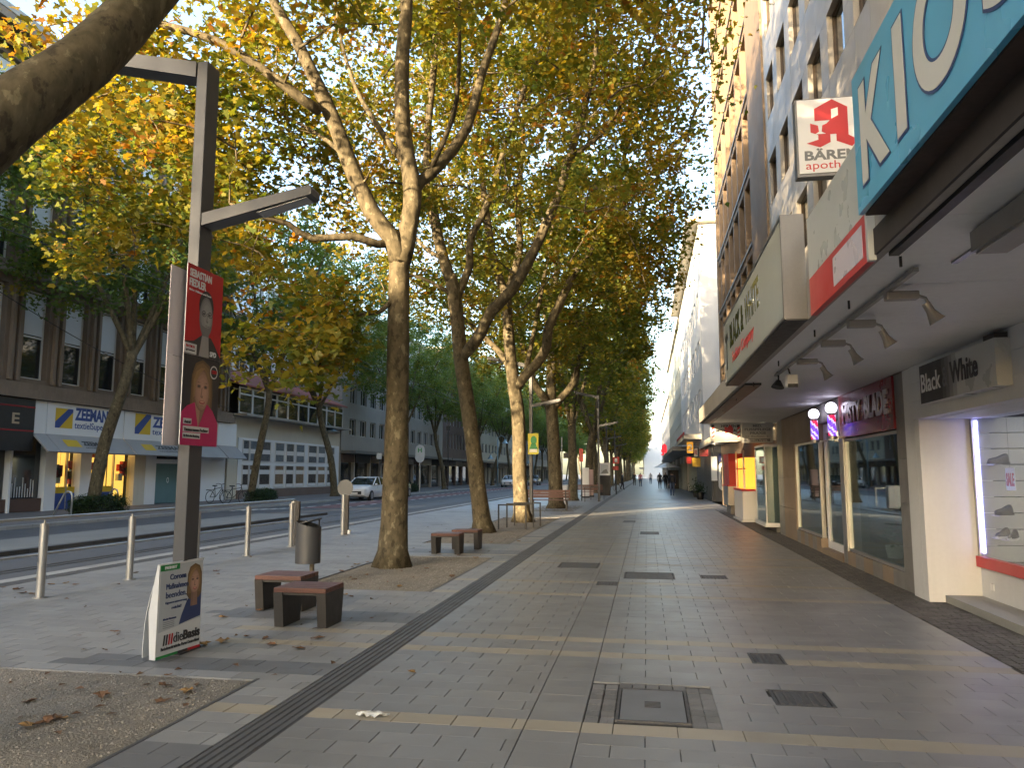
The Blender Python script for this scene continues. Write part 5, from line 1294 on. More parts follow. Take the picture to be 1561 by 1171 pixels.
for k_ in range(4): flat('text_line', M_grey_t, o, P, r_, ZU, [(.07, .295 - k_ * .016), (.21, .297 - k_ * .016), (.21, .301 - k_ * .016), (.07, .299 - k_ * .016)], .003)
flat('blouse', M_navy, o, P, r_, ZU, [(.27, .25), (W - .012, .285), (W - .012, .50), (W - .06, .545), (.42, .50), (.36, .44), (.30, .33)], .002)
face(o, P, r_, ZU, .72, .455, .605, M_skin, M_hairb, 'woman')
for k_, m_ in enumerate((M_gdk, M_gdk, M_prred, M_prred)): flat('logo_bar', m_, o, P, r_, ZU, [(.08 + k_ * .032, .10), (.098 + k_ * .032, .10), (.108 + k_ * .032, .19), (.09 + k_ * .032, .19)], .003)
tx('die', .21, .105, .12, .085, M_gdk, off=.004); tx('Basis', .335, .105, .22, .085, M_gdk, bold=.035, off=.004); tx('Basisdemokratische Partei Deutschland', .06, .06, .49, .028, M_gdk, off=.004)
for a, b, m_ in ((.0, .27, M_pgreen), (.27, .40, M_gdk), (.40, .59, M_prred)): flat('foot_stripe', m_, o, P, r_, ZU, [(a, 0), (min(b, W), 0), (min(b, W), .022), (a, .022)], .003)
# yellow poster on the sunlit post
o = thing('election_poster', 'yellow election poster on the sunlit lamp post', 'poster', (-4.3, 29.6, 2.4)); q = at_y(805, 663, 29.6); q2 = at_y(819, 693, 29.6)
M_pyel = mat('poster yellow', (.62, .55, .03), .4, var=.05); box('board', M_pyel, o, q.x, q2.x + .05, 29.58, 29.60, q2.z, q.z + .05)
flat('portrait', M_pgreen, o, (q.x, 29.58, q2.z), XR, ZU, ell(.22, .55, .12, .17, 14)); flat('portrait', M_pgreen, o, (q.x, 29.58, q2.z), XR, ZU, [(.05, .2), (.38, .2), (.3, .42), (.12, .42)])
for z in (.16, .09): flat('text_bar', M_white_t, o, (q.x, 29.58, q2.z), XR, ZU, [(.05, z), (.36, z), (.36, z + .05), (.05, z + .05)])

# ------------------------------------------------------------------ stools, bin, racks, benches
M_steel = mat('dark steel plate', (.045, .043, .042), .5, metal=.3, var=.2, scale=5)
M_wood = mat('red brown plank', (.115, .048, .036), .5, var=.25, scale=3, fine=60, bump=.1, bscale=40)
def stool(x, y, label, w_=.58, dpt=.5):
    o = thing('stool', label, 'stool', (x, y, 0), group='wooden topped stools', local=True)
    for i in range(4): MB().box(-w_ / 2, w_ / 2, -dpt / 2 + i * dpt / 4 + .004, -dpt / 2 + (i + 1) * dpt / 4 - .004, .36, .41, bev=.005).build('plank', M_wood, o)
    for s_ in (-1, 1):
        xo, xi = s_ * w_ / 2, s_ * (w_ / 2 - .012)
        MB().prism([(xo, -dpt / 2, .36), (xo, dpt / 2, .36), (xo, dpt / 2 - .05, 0), (xo, -dpt / 2 + .05, 0)], (-s_ * .10, 0, 0)).build('side_plate', M_steel, o)
    box('frame', M_steel, o, -w_ / 2 + .1, w_ / 2 - .1, -dpt / 2 + .02, dpt / 2 - .02, .335, .3595)
    return o
stool(-3.6, 7.98, 'nearest brown topped stool beside the litter bin'); stool(-4.28, 8.85, 'brown topped stool diagonally behind the nearest stool')
stool(-4.0, 15.4, 'left of the far pair of stools by the leaning tree', dpt=.45); stool(-3.83, 16.4, 'farther stool of the far pair by the leaning tree', dpt=.45)
M_bin = mat('graphite bin', (.07, .073, .08), .5, metal=.3, var=.1)
o = thing('litter_bin', 'dark grey round litter bin with slanted lid on a post', 'litter bin', (-4.98, 10.95, 0)); bx, by = -4.98, 10.95
mb = MB(); k = 24; vs = []
for i in range(k):
    a = 2 * math.pi * i / k; c, s_ = math.cos(a), math.sin(a); vs += [(bx + .185 * c, by + .185 * s_, .285), (bx + .185 * c, by + .185 * s_, .80 + .055 * (1 - c))]
mb.add(vs, [(2 * i, 2 * ((i + 1) % k), 2 * ((i + 1) % k) + 1, 2 * i + 1) for i in range(k)] + [tuple(2 * i for i in range(k))[::-1]]); mb.build('drum', M_bin, o, smooth='auto')
mb = MB(); vs = []
for i in range(k):
    a = 2 * math.pi * i / k; c, s_ = math.cos(a), math.sin(a); vs.append((bx + .19 * c, by + .19 * s_, .895 + .05 * c)); 
mb.add(vs, [tuple(range(k))]); lid = mb.build('lid', M_bin, o); md = lid.modifiers.new('s', 'SOLIDIFY'); md.thickness = .012
MB().cyl((bx - .1, by + .14, .80), (bx - .1, by + .14, .9), .012).build('lid_hinge', M_bin, o); MB().cyl((bx + .12, by + .10, .79), (bx + .12, by + .10, .92), .01).build('lid_hinge', M_bin, o)
MB().cyl((bx + .06, by + .02, 0), (bx + .06, by + .02, .285), .035).build('post', mat('weathered post', (.13, .11, .085), .7), o)
def hoop(x, y, w_, h, label, rz=0.0, m=None, group='flat steel bike stands', r=.02):
    o = thing('bike_stand', label, 'bike stand', (x, y, 0), rz, group=group, local=True)
    t = MB(); s_ = r; t.box(-w_ / 2 - s_, -w_ / 2 + s_, -s_, s_, 0, h); t.box(w_ / 2 - s_, w_ / 2 + s_, -s_, s_, 0, h); t.box(-w_ / 2 + s_, w_ / 2 - s_, -s_, s_, h - 2 * s_, h)
    t.build('frame', m or M_steel, o); return o
hoop(-3.85, 22.2, .8, .72, 'nearest steel bike stand beside the sunlit trunk'); hoop(-3.75, 23.0, .8, .72, 'second steel bike stand beside the sunlit trunk'); hoop(-3.65, 23.8, .8, .72, 'third steel bike stand beside the sunlit trunk')
def bench(x, y, rz, label, L_=1.9):
    o = thing('bench', label, 'bench', (x, y, 0), rz, group='red slatted benches', local=True)
    for i in range(4): MB().box(-L_ / 2, L_ / 2, -.22 + i * .115, -.22 + i * .115 + .1, .43, .465).build('seat_slat', M_wood, o)
    for i in range(3): MB().box(-L_ / 2, L_ / 2, .27 + i * .025, .30 + i * .025, .55 + i * .12, .655 + i * .12).build('back_slat', M_wood, o)
    for s_ in (-1, 1):
        t = MB(); X = s_ * (L_ / 2 - .2); t.box(X - .025, X + .025, -.22, -.17, 0, .43); t.box(X - .025, X + .025, .2, .25, 0, .43); t.box(X - .025, X + .025, -.165, .195, .38, .429); t.prism([(X - .025, .25, .38), (X - .025, .30, .38), (X - .025, .37, .9), (X - .025, .335, .9)], (.05, 0, 0)); t.build('leg_frame', M_steel, o)
    return o
bench(-4.25, 34.2, R_(180), 'red slatted bench before the dark plane tree'); bench(-3.9, 50.5, R_(180), 'red slatted bench right of the traffic boards', 2.2); bench(-3.6, 63, R_(90), 'far red slatted bench near the parked bicycle'); bench(-3.6, 74, R_(90), 'farthest red slatted bench along the walkway')
# railing
M_galv = mat('galvanised tube', (.40, .41, .42), .38, metal=.65, var=.1, scale=4)
o = thing('guard_rail', 'galvanised tube guard rail along the tram kerb', 'railing', (-7.78, 12.5, 0)); RX = -7.78
for y in (1.98, 3.74, 5.5, 7.26, 9.02, 10.78, 12.54, 14.3, 16.2):
    p = MB(); p.cyl((RX, y, 0), (RX, y, .955), .052, n=16); p.build('post', M_galv, o, smooth='auto'); MB().cyl((RX, y, 0), (RX, y, .012), .09, n=16).build('foot_plate', M_galv, o); MB().cyl((RX, y, .955), (RX, y, 1.0), .014, n=8).build('pin', M_galv, o)
MB().tube([(RX, 1.0, 1.022), (RX, 16.32, 1.022)], .024, 10).build('top_rail', M_galv, o, smooth=True); MB().tube([(RX - .07, 1.0, .55), (RX - .07, 16.2, .55)], .018, 8).build('mid_rail', M_galv, o, smooth=True)
def bollard(x, y, label, h=1.05):
    o = thing('bollard', label, 'bollard', (x, y, 0)); MB().cyl((x, y, 0), (x, y, h), .06, n=16).build('tube', M_galv, o, smooth='auto'); MB().box(x + .05, x + .14, y - .03, y + .05, 0, h - .02).build('back_plate', M_steel, o); box('lock', M_wpl, o, x + .141, x + .2, y - .03, y + .04, .02, .12)
    return o
bollard(-7.9, 16.55, 'steel barrier bollard touching the end of the guard rail', 1.0); bollard(-7.95, 19.6, 'steel barrier bollard standing alone by the kerb')
o = thing('traffic_sign', 'round traffic sign seen from behind above the lone bollard', 'sign', (-9.1, 22.3, -.12)); q = at_y(527, 744, 22.3)
MB().cyl((q.x, 22.3, -.118), (q.x, 22.3, q.z + .25), .03).build('post', M_galv, o); MB().tube([(q.x, 22.262, q.z), (q.x, 22.268, q.z)], .25, 20).build('disc', mat('sign back', (.12, .125, .13), .5, metal=.4), o)

# ------------------------------------------------------------------ things across the road
M_hedge = leaf_mat('hedge leaf', [(0, (.012, .03, .010)), (.6, (.03, .06, .016)), (1, (.06, .09, .02))], .2)
def hedge(x, y, L_, label, W_=1.3, h=.75):
    o = thing('hedge', label, 'hedge', (x, y, -.02), group='low clipped hedges'); g = np.random.default_rng(int(abs(y) * 7))
    n = int(900 * L_ / 3); t = g.uniform(0, 2 * np.pi, n); ph = np.arccos(g.uniform(0, 1, n)); rr = g.uniform(.75, 1, n)
    A = np.column_stack([rr * np.abs(np.sin(ph)) ** .6 * np.cos(t) * W_ / 2, rr * np.abs(np.sin(ph)) ** .6 * np.sin(t) * L_ / 2, .05 + rr * np.cos(ph) ** .6 * h])
    leaf_mesh('foliage', A, g.uniform(.1, .8, n), 7, .055, .05, RHOMB, g, M_hedge, o)
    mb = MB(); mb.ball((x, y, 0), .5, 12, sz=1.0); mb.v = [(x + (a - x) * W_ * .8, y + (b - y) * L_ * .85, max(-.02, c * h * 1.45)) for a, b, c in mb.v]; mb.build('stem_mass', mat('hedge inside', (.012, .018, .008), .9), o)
hedge(-22.2, 28.6, 3.4, 'round clipped hedge at the foot of the tree before the textile shop'); hedge(-21.7, 41.2, 3.2, 'low hedge beside the parked bicycle'); hedge(-20.9, 67, 3.4, 'low hedge under the tree before the grey block')
def uhoop(x, y, label):
    o = thing('bike_hoop', label, 'bike hoop', (x, y, -.02), group='curved steel bike hoops'); MB().tube([(x - .35, y - .1, -.02), (x - .15, y, .55), (x - .02, y + .03, .85), (x + .1, y + .06, .95), (x + .22, y + .08, .9), (x + .26, y + .1, .75), (x + .26, y + .1, -.02)], .035, 8).build('tube', M_galv, o, smooth=True)
uhoop(-21.6, 25.9, 'curved bike hoop left of the round hedge'); uhoop(-22.9, 30.2, 'curved bike hoop behind the round hedge')
def bicycle(x, y, rz, label, m):
    o = thing('bicycle', label, 'bicycle', (x, y, 0), rz, local=True)
    for s_ in (-.53, .53):
        pts = [(s_ + .33 * math.cos(a), 0, .35 + .33 * math.sin(a)) for a in [2 * math.pi * i / 20 for i in range(21)]]
        w_ = MB().tube(pts, .018, 6, cap=False).build('wheel', M_black, o, smooth=True); t = MB()
        for i in range(8): a = math.pi * i / 8; t.tube([(s_ + .32 * math.cos(a), 0, .35 + .32 * math.sin(a)), (s_ - .32 * math.cos(a), 0, .35 - .32 * math.sin(a))], .003, 4)
        t.build('spokes', M_galv, w_, kind='stuff')
    f = MB()
    for a, b in (((-.53, 0, .35), (-.15, 0, .88)), ((-.12, 0, .33), (-.2, 0, .92)), ((-.12, 0, .33), (.36, 0, .78)), ((-.16, 0, .78), (.34, 0, .85)), ((-.53, 0, .35), (-.12, 0, .33)), ((.53, 0, .35), (.34, 0, .98))): f.tube([a, b], .018, 6)
    f.build('frame', m, o); MB().box(-.32, -.06, -.07, .07, .92, .98, bev=.02).build('saddle', M_black, o)
    MB().tube([(.22, -.28, 1.04), (.34, -.2, 1.06), (.35, 0, 1.0), (.34, .2, 1.06), (.22, .28, 1.04)], .014, 6).build('handlebar', M_black, o)
    MB().box(-.75, -.35, -.1, .1, .72, .75).build('rack', M_black, o); return o
bicycle(-21.6, 38.2, R_(62), 'dark city bicycle leaning by the slim street tree', M_black); bicycle(-3.1, 68.5, R_(20), 'dark bicycle parked at the walkway benches', M_black); bicycle(-23.3, 39.3, R_(80), 'second dark bicycle against the shop wall', M_black)
# cars
def car(x, y, rz, paint, label, z=-.125, s=1.0):
    o = thing('parked_car', label, 'car', (x, y, z), rz, local=True, group='parked cars')
    M_p = paint; st_ = [(-2.15, .70, .38, .72), (-2.0, .84, .26, .86), (-1.5, .90, .22, .95), (-.9, .91, .2, .99), (0, .92, .2, 1.0), (1.0, .92, .2, 1.02), (1.7, .90, .24, 1.03), (2.05, .84, .3, 1.0), (2.17, .72, .42, .9)]
    mb = MB(); vs = []; n = 10
    for yy, hw, zl, zh in st_:
        for px_, pz in ((-1, .35), (-.96, .75), (-.86, 1), (-.4, 1.03), (.4, 1.03), (.86, 1), (.96, .75), (1, .35), (.9, 0), (-.9, 0)): vs.append((px_ * hw, yy, zl + (zh - zl) * pz))
    m_ = len(st_); mb.add(vs, [(i * n + j, i * n + (j + 1) % n, (i + 1) * n + (j + 1) % n, (i + 1) * n + j) for i in range(m_ - 1) for j in range(n)] + [tuple(range(n))[::-1], tuple(range((m_ - 1) * n, m_ * n))])
    b = mb.build('body', M_p, o, smooth='auto')
    gr = [(-.95, .80, 1.0, 1.0), (-.1, .70, 1.0, 1.46), (.4, .70, 1.0, 1.52), (1.25, .68, 1.0, 1.46), (2.0, .74, 1.0, 1.04)]
    t = MB(); vs = []
    for yy, hw, zl, zh in gr: vs += [(-.84, yy, zl), (-hw, yy, zh), (hw, yy, zh), (.84, yy, zl)]
    t.add(vs, [(4 * i + j, 4 * i + j + 1, 4 * i + j + 5, 4 * i + j + 4) for i in range(4) for j in range(3)]); t.build('glasshouse', G_dark, o)
    t = MB(); t.add([(-.70, -.12, 1.465), (.70, -.12, 1.465), (.70, .4, 1.53), (-.70, .4, 1.53), (.68, 1.28, 1.47), (-.68, 1.28, 1.47)], [(0, 1, 2, 3), (3, 2, 4, 5)]); rf = t.build('roof', M_p, o); rf.modifiers.new('s', 'SOLIDIFY').thickness = .03
    for s_ in (-1, 1):
        for (ya, za, yb, zb) in ((-.95, 1.0, -.1, 1.46), (.45, 1.0, .4, 1.52), (2.0, 1.04, 1.25, 1.46)): MB().tube([(s_ * .845, ya, za), (s_ * .72, yb, zb)], .035, 5).build('window_pillar', M_p, o)
        for yy in (-1.35, 1.35):
            w_ = MB().tube([(s_ * .72, yy, .33), (s_ * .93, yy, .33)], .33, 20).build('wheel', M_black, o, smooth='auto'); MB().tube([(s_ * .931, yy, .33), (s_ * .94, yy, .33)], .21, 14).build('rim', M_galv, w_)
        MB().box(s_ * .5, s_ * .8, -2.14, -2.02, .66, .78, bev=.02).build('headlight', mat('headlight glass', (.7, .72, .75), .1), o); MB().box(s_ * .5, s_ * .78, 2.09, 2.19, .78, .9, bev=.02).build('tail_light', M_brightred, o)
        MB().box(s_ * .92, s_ * 1.05, -.82, -.68, .98, 1.1, bev=.03).build('mirror', M_p, o)
        for yy in (-.4, .75): MB().box(s_ * .915, s_ * .925, yy, yy + .16, .82, .85).build('handle', M_lead, o)
    MB().box(-.5, .5, -2.175, -2.14, .42, .62, bev=.01).build('grille', M_black, o); MB().box(-.26, .26, -2.19, -2.176, .44, .54).build('number_plate', M_wpl, o)
    o.scale = (s, s, s); return o
M_cw = mat('white car paint', (.68, .70, .72), .2, var=.03); M_cb = mat('dark blue car paint', (.02, .03, .045), .2, var=.05); M_cg = mat('silver car paint', (.3, .31, .33), .25, metal=.5); M_cr = mat('black car paint', (.015, .015, .018), .2)
def road_u(u, x, z=0): # y on the line x where picture column u lies
    lo, hi = 8., 400.
    for _ in range(60):
        m_ = (lo + hi) / 2; d = Vector((x, m_, z - EYE)); uu = CX + F_PX * d.dot(_R) / d.dot(_F)
        lo, hi = (m_, hi) if uu < u else (lo, m_)
    return lo
cy_ = road_u(560, -18.3, .5)
car(-18.4, cy_, 0, M_cw, 'white compact SUV parked across the road facing the viewer'); car(-18.4, cy_ + 5.3, 0, M_cb, 'dark blue car parked right behind the white SUV')
for i, (y, m_, lb) in enumerate(((100, M_cw, 'distant white car seen past the dark plane tree'), (108, M_cr, 'distant black car on the far side of the road'), (117, M_cg, 'distant silver car down the road'))): car(-17.6 + i * .3, y, 0, m_, lb)
# street lamps with blue curved necks
M_sblue = mat('pale blue lamp metal', (.20, .30, .36), .4, metal=.3)
def bell_lamp(x, y, h, label, two=True):
    o = thing('street_lamp', label, 'street lamp', (x, y, -.02), group='blue bell street lamps'); MB().tube([(x, y, -.02), (x, y, h)], [.09, .06], 10).build('pole', M_sblue, o, smooth=True)
    for s_, hh in ((1, h), (-1, h - 2.0))[:2 if two else 1]:
        pts = [(x, y, hh - .3), (x, y, hh), (x + s_ * .15, y, hh + .35), (x + s_ * .5, y, hh + .5), (x + s_ * .85, y, hh + .35), (x + s_ * .95, y, hh)]
        MB().tube(pts, .04, 6).build('neck', M_sblue, o, smooth=True); MB().tube([(x + s_ * .95, y, hh + .05), (x + s_ * .95, y, hh - .2), (x + s_ * .95, y, hh - .5)], [.08, .18, .42], 12).build('bell_shade', M_sblue, o, smooth='auto')
bell_lamp(-18.9, 98, 6.0, 'pale blue double bell lamp beyond the leaning tree'); bell_lamp(-20.3, 140, 6.0, 'far pale blue double bell lamp')
o = thing('wall_lamp', 'pale green bell lamp on the white building corner', 'lamp', (XL + .4, lamp_y, 4.3)); q = at_x(504, 655, XL + .6)
MB().tube([(XL + .02, q.y, q.z + .5), (XL + .35, q.y, q.z + .6), (XL + .6, q.y, q.z + .3)], .03, 6).build('arm', M_sblue, o); MB().tube([(XL + .6, q.y, q.z + .32), (XL + .6, q.y, q.z + .1), (XL + .6, q.y, q.z - .15)], [.06, .2, .62], 12).build('bell_shade', M_sblue, o, smooth='auto')
o = thing('tram_stop_sign', 'pale stop sign with rounded top by the far tree', 'sign', (-19.9, 64, -.02)); ys_ = road_u(640, -20.0, 2)
MB().cyl((-20, ys_, -.02), (-20, ys_, 3.6), .05).build('post', M_galv, o); MB().prism([(-20 + a, ys_ - .06, 2.6 + b) for a, b in rrect(-.42, .42, 0, 1.6, .4)], (0, .05, 0)).build('plate', M_pale, o); text('H', (-20.18, ys_ - .062, 3.5), XR, ZU, .36, .4, M_pgreen, o, bold=.03)
for i, (u_, x_, h_, lb) in enumerate(((683, -19.9, 6.5, 'thin dark pole on the far kerb beyond the low hedge'), (578, -19.8, 3.2, 'short sign pole on the far kerb by the dark car'))):
    y_ = road_u(u_, x_, 2); o = thing('sign_pole', lb, 'pole', (x_, y_, -.02)); MB().cyl((x_, y_, -.02), (x_, y_, h_), .05).build('post', M_steel, o); MB().box(x_ - .2, x_ + .2, y_ - .06, y_ - .055, h_ - .5, h_ - .05).build('plate', M_pale if i else M_steel, o)
# overhead wires
M_wire = mat('black wire', (.012, .012, .012), .6)
def wire(a, b, sag, label, r=.012):
    a, b = Vector(a), Vector(b); pts = [a.lerp(b, t) - ZU * sag * 4 * t * (1 - t) for t in lin(0, 1, 24)]
    tag(MB().tube(pts, r, 5).build('overhead_wire', M_wire), label, 'wire', 'tram overhead wires')
wire((-12.0, 2, 6.3), (-12.0, 200, 6.3), .2, 'tram contact wire running along the near track', .009); wire((-11.0, 2, 6.1), (-11, 200, 6.1), .15, 'second tram wire along the street', .009)
wire(at_x(0, 445, -22), (XL + .2, 46, 5.6), .5, 'slack wire crossing before the stone facade to the shop corner', .016); wire(at_y(60, 195, 10), at_y(262, 345, 24), .3, 'dark wire slanting through the yellow leaves', .008)

# ------------------------------------------------------------------ right side beyond the arcade
box('ground_floor', M_tan, fin, 3.86, 5.2, 21.86, 41.45, 0, 3.85); box('ground_ceiling', M_soff, fin, 3.5, 4.74, 21.9, 41.45, 3.1, 3.2)
p1, p2, p3 = at_y(1082, 638, 21.95), at_y(1131, 672, 21.95), at_y(1179, 676, 21.95); zt = cz - .005
sg = thing('hanging_sign', 'white barber shop hanging sign with red and white poles at the canopy end', 'sign', (p1.x, 21.95, p2.z)); x0, x1, z0 = p1.x, p2.x, p2.z
box('panel', M_lightsign, sg, x0, x1 - .01, 21.93, 21.99, z0, zt)
for a in (x0 + .04, x1 - .12):
    box('painted_pole', M_white_t, sg, a, a + .07, 21.925, 21.929, z0 + .06, zt - .14); box('pole_cap', M_black_t, sg, a - .005, a + .075, 21.924, 21.929, zt - .138, zt - .05)
    for k_ in range(3): flat('red_stripe', M_brightred, sg, (a, 21.925, z0 + .07 + k_ * .11), XR, ZU, [(0, 0), (.07, .05), (.07, .1), (0, .05)], .002)
text('HERREN', (x0 + .3, 21.93, zt - .12), XR, ZU, .4, .07, M_black_t, sg, bold=.03); text('MISTY MALE', (x0 + .16, 21.93, z0 + .24), XR, ZU, .66, .08, M_black_t, sg, bold=.03); flat('red_emblem', M_brightred, sg, (x0 + .5, 21.93, z0 + .3), XR, ZU, [(-.1, -.1), (0, -.06), (.1, -.12), (.12, .04), (.04, .14), (-.04, .06), (-.12, .1)], .006)
sg = thing('hanging_sign', 'grey foot care practice hanging sign beside the barber sign', 'sign', (x1, 21.95, z0)); x2 = min(p3.x, 3.49); z0 -= .06
box('panel', M_lightsign, sg, x1, x2, 21.94, 22.0, z0, zt); text('MED.', (x1 + .3, 21.94, zt - .12), XR, ZU, .24, .07, M_grey_t, sg, bold=.03); text('FUSSPFLEGE', (x1 + .08, 21.94, zt - .22), XR, ZU, .7, .07, M_grey_t, sg, bold=.03); text('PRAXIS', (x1 + .22, 21.94, zt - .32), XR, ZU, .42, .07, M_grey_t, sg, bold=.03); text('Kl. Bachstr. 2', (x1 + .1, 21.94, z0 + .15), XR, ZU, .6, .05, M_grey_t, sg); box('strip', M_grey_t, sg, x1 + .06, x2 - .08, 21.936, 21.939, z0 + .03, z0 + .11); text('TERMIN n. Vereinb.', (x1 + .12, 21.936, z0 + .045), XR, ZU, .56, .05, M_white_t, sg)
# cream awning
M_crm = mat('cream awning cloth', (.60, .56, .46), .7, var=.08, scale=1.5); aw = thing('awning', 'cream curved awning over the ice cream counter', 'awning', (2.8, 27, 2.6)); mb = MB(); prof = [(3.85, 3.09), (3.0, 3.05), (2.4, 2.93), (2.1, 2.78), (2.02, 2.58)]; vs = [(x, y, z) for y in (24.2, 27, 30.5) for x, z in prof]; n = len(prof)
mb.add(vs, [(j * n + i, j * n + i + 1, (j + 1) * n + i + 1, (j + 1) * n + i) for j in range(2) for i in range(n - 1)]); o = mb.build('cloth', M_crm, aw, smooth=True); o.modifiers.new('s', 'SOLIDIFY').thickness = .02
MB().add([(x, 24.2, z) for x, z in prof] + [(3.85, 24.2, 2.6), (2.05, 24.2, 2.56)], [(0, 1, 2, 3, 4, 6, 5)]).build('end_cloth', M_crm, aw); MB().tube([(2.03, 24.2, 2.57), (2.03, 30.5, 2.57)], .03, 6).build('front_bar', M_galv, aw)
# display case and counters
dc = thing('display_case', 'white framed wall display case past the tan pillar', 'display case', (3.4, 23.2, .2)); box('frame', M_wpl, dc, 3.22, 3.85, 22.25, 22.32, .25, 2.35); box('frame', M_wpl, dc, 3.22, 3.85, 24.1, 24.17, .25, 2.35); box('base', M_wpl, dc, 3.18, 3.85, 22.2, 24.2, .15, .249); box('top', M_wpl, dc, 3.22, 3.85, 22.25, 24.17, 2.351, 2.42); box('pane', G_shop, dc, 3.235, 3.242, 22.32, 24.1, .25, 2.35); box('pane', G_shop, dc, 3.25, 3.84, 22.24, 22.246, .26, 2.34); box('poster', M_cream, dc, 3.6, 3.62, 22.5, 23.4, 1.0, 2.1); box('poster', M_pale, dc, 3.6, 3.62, 22.5, 23.9, .35, .95); box('foot', M_granite, dc, 3.5, 3.85, 22.4, 24, 0, .149)
ic = thing('ice_counter', 'white counter with glowing orange cabinet and red trim', 'counter', (3.5, 28.4, 0)); M_or = mat('glowing orange cabinet', (.75, .25, .03), .4, emit=(1.0, .32, .03), estr=.28)
MB().box(3.15, 3.85, 27.0, 29.4, .06, 1.02, bev=.04).build('body', M_wpl, ic); box('foot', M_wpl, ic, 3.1, 3.855, 26.9, 29.5, 0, .059); box('red_trim', M_brightred, ic, 3.13, 3.85, 26.98, 29.42, 1.022, 1.09); box('cabinet', M_or, ic, 3.3, 3.85, 27.1, 29.3, 1.092, 2.15); box('cabinet_shelf', M_brightred, ic, 3.25, 3.3, 27.1, 29.3, 1.75, 1.79)
for s_ in (27.1, 29.26): box('cabinet_post', M_wpl, ic, 3.22, 3.27, s_, s_ + .04, 1.092, 2.4)
ic = thing('red_kiosk_stand', 'grey stand with red upper panel next to the orange counter', 'stand', (3.5, 33, 0)); box('body', M_alu, ic, 3.2, 3.84, 32, 34, .35, 1.1); box('red_panel', M_brightred, ic, 3.25, 3.84, 32.02, 33.98, 1.16, 2.4); box('red_trim', M_brightred, ic, 3.16, 3.84, 31.97, 34.03, 1.102, 1.158); box('foot', M_granite, ic, 3.3, 3.84, 32.1, 33.9, 0, .349)
# projecting signs far down the right side
def proj(u0, v0, u1, v1, y, m_, name, label, t=None, tm=None):
    a, b = at_y(u0, v0, y), at_y(u1, v1, y); o = thing(name, label, 'sign', (a.x, y, b.z)); box('panel', m_, o, a.x, b.x, y, y + .12, b.z, a.z); box('arm', M_lead, o, b.x, max(b.x + .05, 3.36), y + .04, y + .08, a.z - .2, a.z - .15)
    if t: text(t, (a.x + .1 * (b.x - a.x), y, b.z + .2 * (a.z - b.z)), XR, ZU, .8 * (b.x - a.x), .6 * (a.z - b.z), tm, o, bold=.02)
M_orange = mat('orange sign', (.62, .28, .02), .4, emit=(1, .45, .05), estr=.08); M_yelsign = mat('yellow sign', (.6, .38, .02), .4)
proj(1047, 674, 1057, 691, 52, M_orange, 'projecting_sign', 'orange lit projecting sign under the red railed balcony', '2', M_white_t); proj(1058, 684, 1064, 696, 50, M_wpl, 'projecting_sign', 'small white projecting sign beside the orange one', 'R', M_brightred); proj(1055, 698, 1068, 712, 50.5, M_yelsign, 'projecting_sign', 'yellow projecting sign box beside the corner shop'); proj(1047, 697, 1054, 707, 54, M_brightred, 'projecting_sign', 'red round edged sign next to the yellow box')
proj(1066, 685, 1080, 696, 48.5, M_redp, 'projecting_sign', 'dark red shop sign on the corner shop')
o = thing('pharmacy_letter_sign', 'distant red pharmacy letter A sign hanging over the walkway', 'sign', (2, 92, 4)); a = at_y(1006, 695, 92); S = (at_y(1006, 676, 92).z - a.z)
MB().prism([(a.x + p[0] * S * .9 - .05, 92, a.z + (p[1] - .36) * 1.6 * S) for p in A], (0, .15, 0)).build('letter', mat('lit red letter', (.6, .02, .03), .4, emit=(1, .03, .05), estr=.12), o); box('arm', M_lead, o, a.x + .7 * S, 3.7, 92.05, 92.1, a.z + .4 * S, a.z + .46 * S)
# parasol, far objects on the walkway
o = thing('parasol', 'distant white parasol above a dark stand', 'parasol', (2.2, 84, 0)); MB().cyl((2.2, 84, 0), (2.2, 84, 2.7), .04).build('pole', M_galv, o); MB().tube([(2.2, 84, 2.25), (2.2, 84, 2.8)], [1.5, .05], 8).build('canopy', M_wpl, o); 
o = thing('market_stand', 'dark stand under the distant white parasol', 'stand', (2.9, 85, 0)); MB().box(2.3, 3.4, 84.6, 86, 0, 2.0, bev=.03).build('body', M_black, o)
o = thing('advert_board', 'white framed poster board on a dark cabinet beyond the benches', 'board', (-3.8, 60, 0)); q = at_y(913, 706, 58); q2 = at_y(930, 725, 58); box('frame', M_wpl, o, q.x, q2.x, 58, 58.08, q2.z, q.z); box('picture', M_pale, o, q.x + .12, q2.x - .12, 57.99, 57.999, q2.z + .12, q.z - .12); flat('drawing', M_gm, o, (q.x, 57.99, q2.z), XR, ZU, [(.15, .15), (.7, .15), (.55, .5), (.3, .35)]); box('cabinet', M_black, o, q.x + .05, q2.x, 58, 58.6, 0, q2.z)
def red_board(u0, v0, u1, v1, y, label, t=''):
    a, b = at_y(u0, v0, y), at_y(u1, v1, y); o = thing('traffic_board', label, 'sign', ((a.x + b.x) / 2, y, 0)); box('plate', M_brightred, o, a.x, b.x, y - .03, y, b.z, a.z); MB().cyl(((a.x + b.x) / 2, y + .04, 0), ((a.x + b.x) / 2, y + .04, a.z), .035).build('post', M_steel, o)
    if t: text(t, (a.x + .3 * (b.x - a.x), y - .03, b.z + .2 * (a.z - b.z)), XR, ZU, .4 * (b.x - a.x), .6 * (a.z - b.z), M_white_t, o, bold=.04)
red_board(883, 684, 889, 704, 45.9, 'tall narrow red board on the dark lamp post'); red_board(934, 697, 944, 707, 62, 'red square board with white numeral above the bicycle', '1'); red_board(934, 711, 943, 717, 61, 'small red and white board below the numeral board')
